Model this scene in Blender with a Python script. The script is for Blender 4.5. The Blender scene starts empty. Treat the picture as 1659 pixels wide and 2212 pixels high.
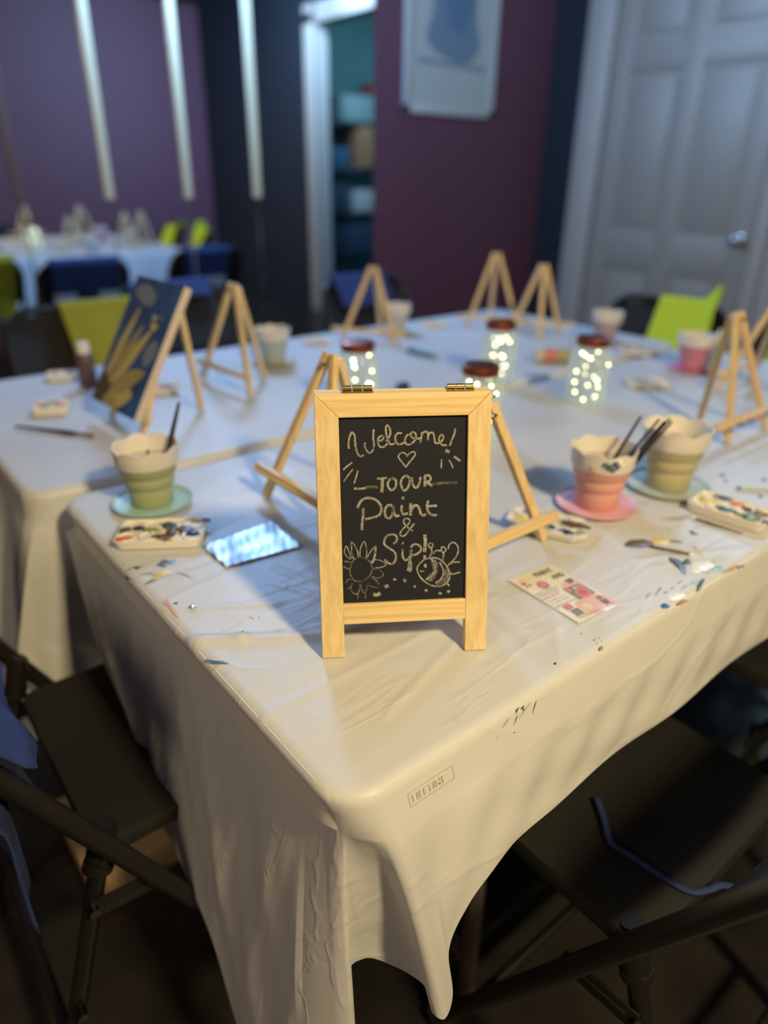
import bpy, bmesh, math, random
from mathutils import Vector, Matrix
random.seed(7)
S = bpy.context.scene
COL = S.collection
PI = math.pi

# ------------------------------------------------------------------ camera
cam_d = bpy.data.cameras.new('camera')
cam = bpy.data.objects.new('camera', cam_d); COL.objects.link(cam)
PITCH, ROLL, YAW = math.radians(25.85), math.radians(0.75), math.radians(39.05)
fw = Vector((math.sin(YAW)*math.cos(PITCH), math.cos(YAW)*math.cos(PITCH), -math.sin(PITCH)))
rt = Vector((math.cos(YAW), -math.sin(YAW), 0)); up = rt.cross(fw)
r2 = rt*math.cos(ROLL) + up*math.sin(ROLL); u2 = up*math.cos(ROLL) - rt*math.sin(ROLL)
Mx = Matrix(((r2.x, u2.x, -fw.x), (r2.y, u2.y, -fw.y), (r2.z, u2.z, -fw.z))).to_4x4()
Mx.translation = Vector((-.2286, -.3290, 1.2076))
cam.matrix_world = Mx
cam_d.sensor_fit = 'VERTICAL'; cam_d.sensor_height = 36; cam_d.sensor_width = 27
cam_d.lens = 36*1503.5/2212; cam_d.clip_start = .02
cam_d.dof.use_dof = True; cam_d.dof.focus_distance = .70; cam_d.dof.aperture_fstop = 1.75
S.camera = cam

# ------------------------------------------------------------------ light and exposure
S.view_settings.view_transform = 'Standard'; S.view_settings.look = 'None'
S.view_settings.gamma = 1; S.view_settings.exposure = 0.0
S.view_settings.use_curve_mapping = False
w = bpy.data.worlds.new('world'); S.world = w; w.use_nodes = True
w.node_tree.nodes['Background'].inputs[0].default_value = (.35, .45, .65, 1)
w.node_tree.nodes['Background'].inputs[1].default_value = .05

def lamp(name, typ, loc, power, color, size=.2, aim=None):
    d = bpy.data.lights.new(name, typ); o = bpy.data.objects.new(name, d); COL.objects.link(o)
    o.location = loc; d.energy = power; d.color = color
    if typ == 'AREA': d.shape = 'DISK'; d.size = size
    else: d.shadow_soft_size = size
    if aim is not None: o.rotation_euler = (Vector(aim)-Vector(loc)).to_track_quat('-Z', 'Y').to_euler()
    return o
COOL_P, WARM_P = 96, 49
lamp('cool_lamp', 'POINT', (1.25, 2.45, 2.15), COOL_P, (.29, .54, 1.0), .15)
wl = lamp('warm_lamp', 'AREA', (.18, -1.35, 2.2), WARM_P, (1.0, .78, .40), .22, (.3, .3, .74))
lamp('cool_wall_fill', 'AREA', (3.0, .95, 2.66), 52, (.40, .64, 1.0), .3, (2.9, -1.8, 1.3)).data.spread = math.radians(125)  # added fill beside the bulb, brightens the walls seen in the mirror
lamp('cool_bulb', 'POINT', (3.35, 1.0, 2.56), 46, (.40, .64, 1.0), .1)
lamp('warm_side_lamp', 'POINT', (-1.7, -.35, 1.9), 36, (1.0, .80, .52), .25)
lamp('closet_lamp', 'POINT', (4.5, .7, 2.2), 12, (.5, .85, 1.0), .1)

# ------------------------------------------------------------------ materials
MATS = {}
def nodes(name):
    m = bpy.data.materials.new(name); m.use_nodes = True
    return m, m.node_tree, m.node_tree.nodes['Principled BSDF']
def mat(name, col, rough=.5, metal=0, spec=.5, coat=0, trans=0, emit=None, es=0, noise=0, nscale=20, bump=0, bscale=60, dcol=None, alpha=1):
    if name in MATS: return MATS[name]
    m, nt, b = nodes(name)
    b.inputs['Base Color'].default_value = (*col, 1); b.inputs['Roughness'].default_value = rough
    b.inputs['Metallic'].default_value = metal; b.inputs['Specular IOR Level'].default_value = spec
    b.inputs['Coat Weight'].default_value = coat; b.inputs['Transmission Weight'].default_value = trans
    b.inputs['Alpha'].default_value = alpha
    if emit: b.inputs['Emission Color'].default_value = (*emit, 1); b.inputs['Emission Strength'].default_value = es
    tc = nt.nodes.new('ShaderNodeTexCoord')
    if noise or dcol:
        n = nt.nodes.new('ShaderNodeTexNoise'); n.inputs['Scale'].default_value = nscale; n.inputs['Detail'].default_value = 5
        r = nt.nodes.new('ShaderNodeValToRGB'); r.color_ramp.elements[0].position = .35; r.color_ramp.elements[1].position = .65
        c2 = dcol if dcol else tuple(max(0, c*(1-noise)) for c in col)
        r.color_ramp.elements[0].color = (*c2, 1); r.color_ramp.elements[1].color = (*col, 1)
        nt.links.new(tc.outputs['Object'], n.inputs['Vector']); nt.links.new(n.outputs['Fac'], r.inputs['Fac'])
        nt.links.new(r.outputs['Color'], b.inputs['Base Color'])
    if bump:
        n = nt.nodes.new('ShaderNodeTexNoise'); n.inputs['Scale'].default_value = bscale; n.inputs['Detail'].default_value = 4
        bp = nt.nodes.new('ShaderNodeBump'); bp.inputs['Strength'].default_value = bump; bp.inputs['Distance'].default_value = .002
        nt.links.new(tc.outputs['Object'], n.inputs['Vector']); nt.links.new(n.outputs['Fac'], bp.inputs['Height'])
        nt.links.new(bp.outputs['Normal'], b.inputs['Normal'])
    MATS[name] = m; return m
def sc(r, g, b):   # sRGB 0-255 to linear
    f = lambda c: (c/255/12.92) if c/255 <= .04045 else ((c/255+.055)/1.055)**2.4
    return (f(r), f(g), f(b))
def wood(name, c1, c2, axis='Z', scale=1.0, rough=.45):
    if name in MATS: return MATS[name]
    m, nt, b = nodes(name)
    tc = nt.nodes.new('ShaderNodeTexCoord'); mp = nt.nodes.new('ShaderNodeMapping')
    s = {'X': (3, 90, 90), 'Y': (90, 3, 90), 'Z': (90, 90, 3)}[axis]
    mp.inputs['Scale'].default_value = [v*scale for v in s]
    n = nt.nodes.new('ShaderNodeTexNoise'); n.inputs['Scale'].default_value = 1.6; n.inputs['Detail'].default_value = 6; n.inputs['Distortion'].default_value = .6
    r = nt.nodes.new('ShaderNodeValToRGB'); r.color_ramp.elements[0].position = .3; r.color_ramp.elements[1].position = .62
    r.color_ramp.elements[0].color = (*c2, 1); r.color_ramp.elements[1].color = (*c1, 1)
    bp = nt.nodes.new('ShaderNodeBump'); bp.inputs['Strength'].default_value = .15; bp.inputs['Distance'].default_value = .001
    L = nt.links.new
    L(tc.outputs['Object'], mp.inputs['Vector']); L(mp.outputs['Vector'], n.inputs['Vector']); L(n.outputs['Fac'], r.inputs['Fac'])
    L(r.outputs['Color'], b.inputs['Base Color']); L(n.outputs['Fac'], bp.inputs['Height']); L(bp.outputs['Normal'], b.inputs['Normal'])
    b.inputs['Roughness'].default_value = rough
    MATS[name] = m; return m

def cloth_mat():
    m, nt, b = nodes('white_plastic_sheet'); L = nt.links.new
    tc = nt.nodes.new('ShaderNodeTexCoord')
    b.inputs['Base Color'].default_value = (.735, .745, .775, 1); b.inputs['Roughness'].default_value = .42
    b.inputs['Specular IOR Level'].default_value = .35
    # soft creases in three sizes
    mp = nt.nodes.new('ShaderNodeMapping'); mp.inputs['Scale'].default_value = (2.2, 11, 5); mp.inputs['Rotation'].default_value = (0, .3, -.45)
    n1 = nt.nodes.new('ShaderNodeTexNoise'); n1.inputs['Scale'].default_value = 1.3; n1.inputs['Detail'].default_value = 3; n1.inputs['Distortion'].default_value = .4
    rg = nt.nodes.new('ShaderNodeMath'); rg.operation = 'SUBTRACT'; rg.inputs[1].default_value = .5
    ab = nt.nodes.new('ShaderNodeMath'); ab.operation = 'ABSOLUTE'
    mr = nt.nodes.new('ShaderNodeMapRange'); mr.inputs['From Min'].default_value = 0; mr.inputs['From Max'].default_value = .035; mr.inputs['To Min'].default_value = 1; mr.inputs['To Max'].default_value = 0
    n2 = nt.nodes.new('ShaderNodeTexNoise'); n2.inputs['Scale'].default_value = 14; n2.inputs['Detail'].default_value = 5; n2.inputs['Distortion'].default_value = .8
    b1 = nt.nodes.new('ShaderNodeBump'); b1.inputs['Strength'].default_value = .22; b1.inputs['Distance'].default_value = .0022
    b2 = nt.nodes.new('ShaderNodeBump'); b2.inputs['Strength'].default_value = .22; b2.inputs['Distance'].default_value = .005
    L(tc.outputs['Object'], mp.inputs['Vector']); L(mp.outputs['Vector'], n1.inputs['Vector']); L(n1.outputs['Fac'], rg.inputs[0]); L(rg.outputs[0], ab.inputs[0]); L(ab.outputs[0], mr.inputs['Value'])
    L(tc.outputs['Object'], n2.inputs['Vector'])
    L(mr.outputs[0], b1.inputs['Height']); L(n2.outputs['Fac'], b2.inputs['Height']); L(b1.outputs['Normal'], b2.inputs['Normal']); L(b2.outputs['Normal'], b.inputs['Normal'])
    tr = nt.nodes.new('ShaderNodeBsdfTranslucent'); tr.inputs['Color'].default_value = (.7, .68, .6, 1)
    mx = nt.nodes.new('ShaderNodeMixShader'); mx.inputs[0].default_value = .18
    L(b.outputs[0], mx.inputs[1]); L(tr.outputs[0], mx.inputs[2]); L(mx.outputs[0], nt.nodes['Material Output'].inputs['Surface'])
    return m
CLOTH = cloth_mat()
PINE = wood('pine', sc(229, 206, 158), sc(212, 183, 130), 'Z')
PINEX = wood('pine_rail', sc(236, 212, 160), sc(214, 180, 122), 'X')
PINEE = wood('easel_pine', sc(230, 204, 156), sc(212, 180, 130), 'Z')
BLACKBOARD = mat('blackboard', sc(30, 34, 44), .75, noise=.25, nscale=900, spec=.3)
BRASS = mat('brass', (.45, .36, .2), .35, 1)
STEEL = mat('steel', (.6, .6, .6), .25, 1)
BLACKM = mat('black_metal', (.010, .009, .008), .42, 0, .5)
SEATM = mat('black_vinyl', (.008, .0075, .007), .75, bump=.1, bscale=300)
NAVY = mat('navy_fabric', sc(38, 55, 104), .85, bump=.3, bscale=500, noise=.2, nscale=60)
NAVYD = mat('navy_stitch', sc(110, 125, 165), .8)
LIME = mat('lime_fabric', sc(196, 214, 30), .75, bump=.2, bscale=300)
CREAM = mat('cream_silicone', sc(226, 220, 212), .5, noise=.08, nscale=40)
WHITEP = mat('white_plastic', sc(226, 224, 218), .35)
BRUSHB = mat('black_lacquer', (.01, .01, .012), .2, coat=.5)
BRIST = mat('bristle', sc(120, 90, 60), .8)
COPPER = mat('copper_lid', sc(150, 80, 55), .35, .9)

# ------------------------------------------------------------------ mesh helpers
class MB:
    def __init__(s): s.v = []; s.f = []; s.m = []; s.mi = 0; s.T = Matrix()
    def add(s, vs, fs):
        n = len(s.v)
        s.v += [tuple(s.T @ Vector(p)) for p in vs]; s.f += [tuple(i+n for i in f) for f in fs]; s.m += [s.mi]*len(fs); return s
    def box(s, c, d, rot=None, bev=0):
        hx, hy, hz = d[0]/2, d[1]/2, d[2]/2
        bm = bmesh.new(); bmesh.ops.create_cube(bm, size=1); bmesh.ops.scale(bm, vec=d, verts=bm.verts)
        if bev: bmesh.ops.bevel(bm, geom=bm.edges[:], offset=bev, segments=2, affect='EDGES', profile=.6)
        R = rot if rot is not None else Matrix.Identity(3)
        bm.verts.index_update()
        vs = [R.to_3x3() @ v.co + Vector(c) for v in bm.verts]; fs = [[v.index for v in f.verts] for f in bm.faces]; bm.free()
        return s.add(vs, fs)
    def bar(s, a, b, wd, th, side=(0, 0, 1), bev=.0008):   # rectangular bar from a to b; width along side
        a = Vector(a); b = Vector(b); z = (b-a).normalized(); x = Vector(side); x = (x - z*x.dot(z)).normalized(); y = z.cross(x)
        R = Matrix((x, y, z)).transposed()
        return s.box((a+b)/2, (wd, th, (b-a).length), R, bev)
    def tube(s, pts, r, n=10, cap=True):
        pts = [Vector(p) for p in pts]; N = len(pts); rs = r if isinstance(r, (list, tuple)) else [r]*N
        vs = []; fs = []; prev = None
        for i, p in enumerate(pts):
            t = (pts[min(i+1, N-1)] - pts[max(i-1, 0)])
            t = t.normalized() if t.length > 1e-9 else Vector((0, 0, 1))
            if prev is None:
                a = Vector((0, 0, 1)) if abs(t.z) < .9 else Vector((1, 0, 0)); x = t.cross(a).normalized()
            else: x = (prev - t*prev.dot(t)).normalized()
            prev = x; y = t.cross(x)
            for k in range(n):
                an = 2*PI*k/n; vs.append(p + (x*math.cos(an)+y*math.sin(an))*rs[i])
        for i in range(N-1):
            for k in range(n): fs.append((i*n+k, i*n+(k+1) % n, (i+1)*n+(k+1) % n, (i+1)*n+k))
        if cap: fs.append(tuple(range(n-1, -1, -1))); fs.append(tuple((N-1)*n+k for k in range(n)))
        return s.add(vs, fs)
    def lathe(s, prof, n=40, fn=None, c=(0, 0, 0)):
        vs = []; fs = []
        for i, (r, z) in enumerate(prof):
            for k in range(n):
                a = 2*PI*k/n; rr, zz = (fn(r, z, a, i) if fn else (r, z)); vs.append((c[0]+rr*math.cos(a), c[1]+rr*math.sin(a), c[2]+zz))
        for i in range(len(prof)-1):
            for k in range(n): fs.append((i*n+k, i*n+(k+1) % n, (i+1)*n+(k+1) % n, (i+1)*n+k))
        if prof[0][0] > 1e-6: fs.append(tuple(range(n-1, -1, -1)))
        return s.add(vs, fs)
    def prism(s, poly, z0, z1):
        n = len(poly); vs = [(x, y, z0) for x, y in poly]+[(x, y, z1) for x, y in poly]
        fs = [tuple(range(n-1, -1, -1)), tuple(range(n, 2*n))]+[(i, (i+1) % n, n+(i+1) % n, n+i) for i in range(n)]
        return s.add(vs, fs)
    def ribbon(s, pts, wd, z=0):     # flat stroke in local xy at height z
        P = [Vector((p[0], p[1], 0)) for p in pts]; vs = []; fs = []
        for i, p in enumerate(P):
            t = P[min(i+1, len(P)-1)]-P[max(i-1, 0)]; t = t.normalized() if t.length > 0 else Vector((1, 0, 0)); nrm = Vector((-t.y, t.x, 0))
            vs += [tuple(p+nrm*wd/2+Vector((0, 0, z))), tuple(p-nrm*wd/2+Vector((0, 0, z)))]
        for i in range(len(P)-1): fs.append((2*i, 2*i+1, 2*i+3, 2*i+2))
        return s.add(vs, fs)
    def ball(s, c, r, sub=2, sq=(1, 1, 1)):
        bm = bmesh.new(); bmesh.ops.create_icosphere(bm, subdivisions=sub, radius=r); bm.verts.index_update()
        vs = [(c[0]+v.co.x*sq[0], c[1]+v.co.y*sq[1], c[2]+v.co.z*sq[2]) for v in bm.verts]; fs = [[v.index for v in f.verts] for f in bm.faces]; bm.free()
        return s.add(vs, fs)
    def mesh(s, name, mats, smooth=None):
        me = bpy.data.meshes.new(name); me.from_pydata(s.v, [], s.f)
        for m in (mats if isinstance(mats, (list, tuple)) else [mats]): me.materials.append(m)
        for p, i in zip(me.polygons, s.m): p.material_index = i
        bm = bmesh.new(); bm.from_mesh(me); bmesh.ops.recalc_face_normals(bm, faces=bm.faces); bm.to_mesh(me); bm.free()
        if smooth:
            for p in me.polygons: p.use_smooth = True
            me.set_sharp_from_angle(angle=math.radians(smooth))
        me.update(); return me
    def build(s, name, mats, parent=None, smooth=35, loc=None, kind=None):
        o = bpy.data.objects.new(name, s.mesh(name, mats, smooth)); COL.objects.link(o)
        if parent is not None: o.parent = parent
        if loc: o.location = loc
        if kind: o['kind'] = kind
        return o
def tag(o, label, cat, group=None):
    o['label'] = label; o['category'] = cat
    if group: o['group'] = group
    return o
def thing(name, label, cat, loc=(0, 0, 0), rz=0, group=None):
    o = bpy.data.objects.new(name, None); COL.objects.link(o); o.empty_display_size = .05
    o.location = loc; o.rotation_euler = (0, 0, rz); return tag(o, label, cat, group)
def kids(o): return [c for c in bpy.data.objects if c.parent == o]
def copy_tree(o, parent=None):
    ch = kids(o); c = o.copy(); COL.objects.link(c); c.parent = parent
    for k in ch: copy_tree(k, c)
    return c
def dup(o, label, loc, rz, group=None):
    c = copy_tree(o); c.location = (loc[0], loc[1], 0); c.rotation_euler = (0, 0, rz); c['label'] = label
    if group: c['group'] = group
    return c
def text_mb(mb, body, T, size, bold=.0, align='LEFT', z=0, spacing=1.0):
    cu = bpy.data.curves.new('t', 'FONT'); cu.body = body; cu.size = size; cu.offset = bold; cu.align_x = align; cu.resolution_u = 3; cu.space_character = spacing
    o = bpy.data.objects.new('t', cu); COL.objects.link(o)
    bpy.context.view_layer.update()
    me = bpy.data.meshes.new_from_object(o.evaluated_get(bpy.context.evaluated_depsgraph_get()))
    mb.add([T @ Vector((v.co.x, v.co.y, z)) for v in me.vertices], [tuple(p.vertices) for p in me.polygons])
    bpy.data.objects.remove(o); bpy.data.curves.remove(cu); bpy.data.meshes.remove(me)
def homography(src, dst):
    import numpy as np
    A = []; B = []
    for (x, y), (u, v) in zip(src, dst):
        A.append([x, y, 1, 0, 0, 0, -u*x, -u*y]); B.append(u); A.append([0, 0, 0, x, y, 1, -v*x, -v*y]); B.append(v)
    h = np.linalg.solve(np.array(A, float), np.array(B, float))
    def f(x, y):
        d = h[6]*x+h[7]*y+1; return ((h[0]*x+h[1]*y+h[2])/d, (h[3]*x+h[4]*y+h[5])/d)
    return f
def spline(pts, n=6, closed=False):
    P = [Vector(p) for p in pts]; out = []; N = len(P)
    for i in range(N if closed else N-1):
        p1, p2 = P[i], P[(i+1) % N]; p0 = P[i-1] if (closed or i > 0) else p1*2-p2; p3 = P[(i+2) % N] if (closed or i+2 < N) else p2*2-p1
        for k in range(n):
            t = k/n; out.append(.5*((2*p1)+(p2-p0)*t+(2*p0-5*p1+4*p2-p3)*t*t+(3*p1-p0-3*p2+p3)*t**3))
    if not closed: out.append(P[-1])
    return out
def blob(cx, cy, rx, ry, seed=0, n=22, irr=.2, rot=0):
    rnd = random.Random(seed); ph = [rnd.uniform(0, 6.28) for _ in range(4)]; out = []
    for k in range(n):
        a = 2*PI*k/n; r = 1+irr*(math.sin(2*a+ph[0])*.5+math.sin(3*a+ph[1])*.4+math.sin(5*a+ph[2])*.35+math.sin(7*a+ph[3])*.2)
        x, y = rx*r*math.cos(a), ry*r*math.sin(a); out.append((cx+x*math.cos(rot)-y*math.sin(rot), cy+x*math.sin(rot)+y*math.cos(rot)))
    return out

# ------------------------------------------------------------------ room
WN, WE, WS, WW, HC = 2.95, 3.70, -1.80, -2.6, 2.75
PURPLE = mat('plum_paint', sc(92, 54, 70), .6, bump=.1, bscale=200)
DARKW = mat('black_paint', sc(30, 40, 50), .6, bump=.1, bscale=200)
TRIM = mat('white_trim', sc(182, 178, 170), .4)
DOORM = mat('door_paint', sc(160, 156, 146), .42)
def struct(name, mb, m, parent=None):
    o = mb.build(name, m, parent)
    if parent is None: o['kind'] = 'structure'
    return o
flm = mat('dark_floor', (.026, .023, .020), .35, noise=.5, nscale=6, bump=.1, bscale=50)
struct('floor', MB().box(((WW+5.6)/2, .5, -.05), (5.6-WW, 5.2, .1)), flm)
struct('ceiling', MB().box(((WW+5.6)/2, .5, HC+.05), (5.6-WW, 5.2, .1)), mat('ceiling_paint', sc(70, 74, 80), .8))
struct('wall_back', MB().box(((WW+WE)/2, WN+.06, HC/2), (WE-WW+.0, .12, HC)), PURPLE)
struct('wall_front', MB().box(((WW+WE)/2, WS-.06, HC/2), (WE-WW+.0, .12, HC)), PURPLE)
struct('wall_left', MB().box((WW-.06, (WN+WS)/2, HC/2), (.12, WN-WS+.24, HC)), PURPLE)
OY0, OY1, OZ = .36, 1.30, 2.34       # doorway
DY0, DY1, DZ = 1.50, 2.50, 2.34      # closed door
we = MB()
for y0, y1, z0, z1 in [(WS-.12, OY0, 0, HC), (OY0, OY1, OZ, HC), (OY1, DY0, 0, HC), (DY0, DY1, DZ, HC), (DY1, WN+.12, 0, HC)]:
    we.box((WE+.06, (y0+y1)/2, (z0+z1)/2), (.12, y1-y0, z1-z0))
struct('wall_right', we, DARKW)
# doorway trim
t = MB()
for y in (OY0-.07, OY1+.05): t.box((WE-.012, y, OZ/2+.04), (.024, .14 if y < 1 else .10, OZ+.08), bev=.004)
t.box((WE-.012, (OY0+OY1)/2, OZ+.07), (.024, OY1-OY0+.28, .14), bev=.004)
t.box((WE+.06, OY0+.01, OZ/2), (.12, .02, OZ)); t.box((WE+.06, OY1-.01, OZ/2), (.12, .02, OZ))
struct('trim_1', t, TRIM)
t = MB()
for y in (DY0-.05, DY1+.10):
    t.box((WE-.012, y, DZ/2+.04), (.024, .08 if y < 2 else .18, DZ+.08), bev=.005)
    t.box((WE-.02, y, DZ/2+.04), (.02, .05 if y < 2 else .09, DZ+.08), bev=.005)
t.box((WE-.012, (DY0+DY1)/2, DZ+.07), (.024, DY1-DY0+.36, .12), bev=.005)
struct('trim_2', t, TRIM)
# panelled door
dr = thing('door_1', '', '', (WE, 0, 0)); del dr['label']; del dr['category']; dr['kind'] = 'structure'
d = MB(); d.box((.03, (DY0+DY1)/2, DZ/2), (.04, DY1-DY0, DZ-.004))
ym = (DY0+DY1)/2; rails = [(0, .24), (.70, .90+.0), (1.70, 1.84), (2.12, DZ)]
cols = [(DY0+.12, ym-.06), (ym+.06, DY1-.12)]
for z0, z1 in [(0, .22), (.72, .92), (1.74, 1.88), (2.22, DZ)]:
    d.box((.004, ym, (z0+z1)/2), (.014, DY1-DY0, z1-z0), bev=.004)
for y0, y1 in [(DY0, DY0+.12), (ym-.06, ym+.06), (DY1-.12, DY1)]: d.box((.004, (y0+y1)/2, DZ/2), (.0145, y1-y0, DZ-.004), bev=.004)
for z0, z1 in [(.22, .72), (.92, 1.74), (1.88, 2.22)]:
    for y0, y1 in cols: d.box((.008, (y0+y1)/2, (z0+z1)/2), (.012, y1-y0-.07, z1-z0-.07), bev=.005)
d.build('door_leaf', DOORM, dr)
k = MB(); k.T = Matrix.Translation((0, DY0+.06, .92)) @ Matrix.Rotation(-PI/2, 4, 'Y')
k.lathe([(.028, -.002), (.028, .008), (.012, .012), (.012, .03), (.026, .038), (.031, .052), (.027, .066), (.012, .074), (.0, .075)], 24)
k.build('door_handle', mat('satin_nickel', (.55, .53, .48), .3, 1), dr)
# closet beyond the doorway, seen in the mirror
cb = MB(); cb.box((5.5, .8, HC/2), (.1, 2.6, HC)); cb.box((4.66, -.45, HC/2), (1.7, .1, HC)); cb.box((4.66, 2.05, HC/2), (1.7, .1, HC))
struct('wall_closet', cb, mat('closet_paint', sc(120, 170, 180), .7))
sh = thing('storage_shelf', 'metal storage shelf in the room beyond the doorway', 'shelf', (4.35, -.2, 0), PI/2)
for z in (.45, .85, 1.25, 1.65): MB().box((0, 0, z), (.45, 1.1, .03)).build('shelf_board', mat('shelf_grey', sc(70, 84, 96), .6), sh)
for x in (-.21, .21):
    for y in (-.53, .53): MB().box((x, y, .95), (.03, .03, 1.9)).build('post', mat('shelf_grey', sc(70, 84, 96), .6), sh)
def carton(loc, dim, col, lab, cat='box', name='cardboard_box'):
    m = mat(name+str(col), sc(*col), .7); b = MB(); b.box((0, 0, dim[2]/2), dim, bev=.004); b.box((0, 0, dim[2]), (dim[0]*.98, .05, .004)); b.build(name, m, None, loc=loc)
    return tag(COL.objects[-1], lab, cat)
for loc, dim, c, l in [((4.42, .98, 1.265), (.3, .42, .36), (160, 120, 84), 'brown cardboard box on the shelf beyond the doorway, largest of the boxes'),
    ((4.45, .55, 1.265), (.26, .22, .18), (70, 120, 150), 'blue box beside the large brown box on the far shelf'),
    ((4.45, .9, .865), (.3, .3, .2), (190, 190, 185), 'white box on the shelf below the brown box'),
    ((4.45, .5, .865), (.3, .25, .26), (60, 90, 110), 'dark teal box beside the white box on the far shelf'),
    ((4.45, .8, 1.665), (.3, .5, .22), (130, 160, 160), 'pale teal box on the top of the far shelf'),
    ((4.42, 1.05, 1.885), (.2, .2, .12), (170, 90, 80), 'small red box on top of the pale teal box'),
    ((4.45, .7, .465), (.32, .6, .28), (50, 70, 90), 'dark blue crate on the lowest far shelf')]:
    carton((4.35+loc[1]-.72, -.2-(loc[0]-4.55), loc[2]), (dim[1], dim[0], dim[2]), c, l)
# mirror panels on the back wall and the pale strips over their joints
MIRR = mat('mirror', (.86, .88, .88), .015, 1)
XE = [2.325-.3575*i for i in range(9)]
ordn = ['nearest the plum wall', 'second from the plum wall', 'third from the plum wall', 'fourth from the plum wall', 'fifth from the plum wall', 'sixth from the plum wall', 'seventh from the plum wall', 'farthest from the plum wall']
for i in range(8):
    b = MB(); b.box(((XE[i]+XE[i+1])/2, WN-.004, 1.5), (XE[i]-XE[i+1]-.004, .008, 2.3), bev=.002)
    tag(b.build('wall_mirror', MIRR, smooth=None), 'tall mirror panel on the back wall, '+ordn[i], 'mirror', 'mirror panels on the back wall')
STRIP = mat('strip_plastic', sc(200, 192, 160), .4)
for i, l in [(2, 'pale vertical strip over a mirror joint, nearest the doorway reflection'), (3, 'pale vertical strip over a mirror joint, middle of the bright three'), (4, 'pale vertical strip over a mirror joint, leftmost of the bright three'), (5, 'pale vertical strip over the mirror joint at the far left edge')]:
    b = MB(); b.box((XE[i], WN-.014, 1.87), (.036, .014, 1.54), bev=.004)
    tag(b.build('mirror_strip', STRIP if i < 5 else mat('strip_dim', sc(96, 80, 84), .4)), l, 'strip', 'strips over the mirror joints')  # dim copy of the strip plastic, its weaker light put into the colour
# framed poster
pf = thing('framed_poster', 'pale framed poster with a blue figure on the plum wall', 'picture', (2.86, WN-.0, 1.51))
f = MB()
for c, dd in [((0, -.01, .02), (.68, .02, .04)), ((0, -.01, .93), (.68, .02, .04)), ((-.32, -.01, .475), (.04, .02, .95)), ((.32, -.01, .475), (.04, .02, .95))]: f.box(c, dd, bev=.003)
f.build('frame', mat('frame_grey', sc(176, 180, 178), .4), pf)
f = MB(); f.box((0, -.008, .475), (.62, .008, .9)); f.mi = 1
f.T = Matrix.Translation((0, -.0135, 0)) @ Matrix.Rotation(PI/2, 4, 'X')
f.prism([(p.x, p.y) for p in spline([(-.16, .9), (-.15, .5), (-.19, .34), (-.05, .27), (.12, .26), (.2, .35), (.16, .5), (.18, .9)], 5)], 0, .001); f.mi = 2
f.prism(blob(.03, .6, .09, .25, 3), .001, .002); f.mi = 3
f.prism([(-.25, .235), (.25, .225), (.25, .25), (-.25, .26)], 0, .001)
f.build('poster', [mat('poster_paper', sc(168, 176, 172), .6), mat('poster_blue', sc(104, 128, 146), .6), mat('poster_deep', sc(86, 114, 138), .6), mat('poster_line', sc(125, 140, 150), .6)], pf)

# ------------------------------------------------------------------ tables
ZT = .74
def folding_table(x0, x1, y0, y1, label):
    t = thing('folding_table', label, 'table', ((x0+x1)/2, (y0+y1)/2, 0)); W = x1-x0; D = y1-y0
    b = MB(); r = .045; poly = []
    for cx, cy, a0 in [(W/2-r, D/2-r, 0), (-W/2+r, D/2-r, 90), (-W/2+r, -D/2+r, 180), (W/2-r, -D/2+r, 270)]:
        for k in range(7): a = math.radians(a0+15*k); poly.append((cx+r*math.cos(a), cy+r*math.sin(a)))
    b.prism([(x*.996, y*.99) for x, y in poly], .692, .737); b.build('tabletop', WHITEP, t)
    gm = mat('grey_leg', sc(120, 108, 92), .45)
    for sx in (-1, 1):
        for sy in (-1, 1): MB().tube([(sx*(W/2-.30), sy*(D/2-.1), .69), (sx*(W/2-.30), sy*(D/2-.1), .03)], .014).build('leg', gm, t)
        MB().tube([(sx*(W/2-.30), -(D/2-.1), .12), (sx*(W/2-.30), (D/2-.1), .12)], .012).build('crossbar', gm, t)
    return t
folding_table(0, 1.88, 0, .765, 'white folding table under the nearer plastic cloth')
folding_table(-.03, 1.86, .812, 1.575, 'white folding table under the farther plastic cloth')

CREASES = [((-.02, .140), (.34, .150), .0012, .004), ((-.005, .302), (.05, .262), .005, .008), ((.05, .262), (.16, .195), .003, .010), ((.0, .46), (.5, .45), .0008, .004), ((.36, 0), (.36, .76), .0009, .003), ((.72, 0), (.72, .76), .0009, .004),
           ((.1, .07), (.26, .12), .0012, .005), ((.30, .02), (.42, .13), .0010, .006), ((.55, .1), (.75, .0), .001, .006), ((.0, .38), (.12, .30), .0012, .006), ((.1, .5), (.5, .62), .001, .008),
           ((.14, .34), (.2, .22), .0014, .004), ((.16, .38), (.19, .25), .0012, .004), ((.22, .06), (.36, .06), .0009, .004), ((.45, .25), (.7, .3), .001, .006)]
def zbump(x, y):
    z = 0
    for (ax, ay), (bx, by), am, wd in CREASES:
        dx, dy = bx-ax, by-ay; L2 = dx*dx+dy*dy; t = ((x-ax)*dx+(y-ay)*dy)/L2; tc_ = min(1, max(0, t))
        d2 = (x-ax-dx*tc_)**2+(y-ay-dy*tc_)**2
        if d2 < 9*wd*wd: z += am*math.exp(-d2/(wd*wd))
    return z
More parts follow.
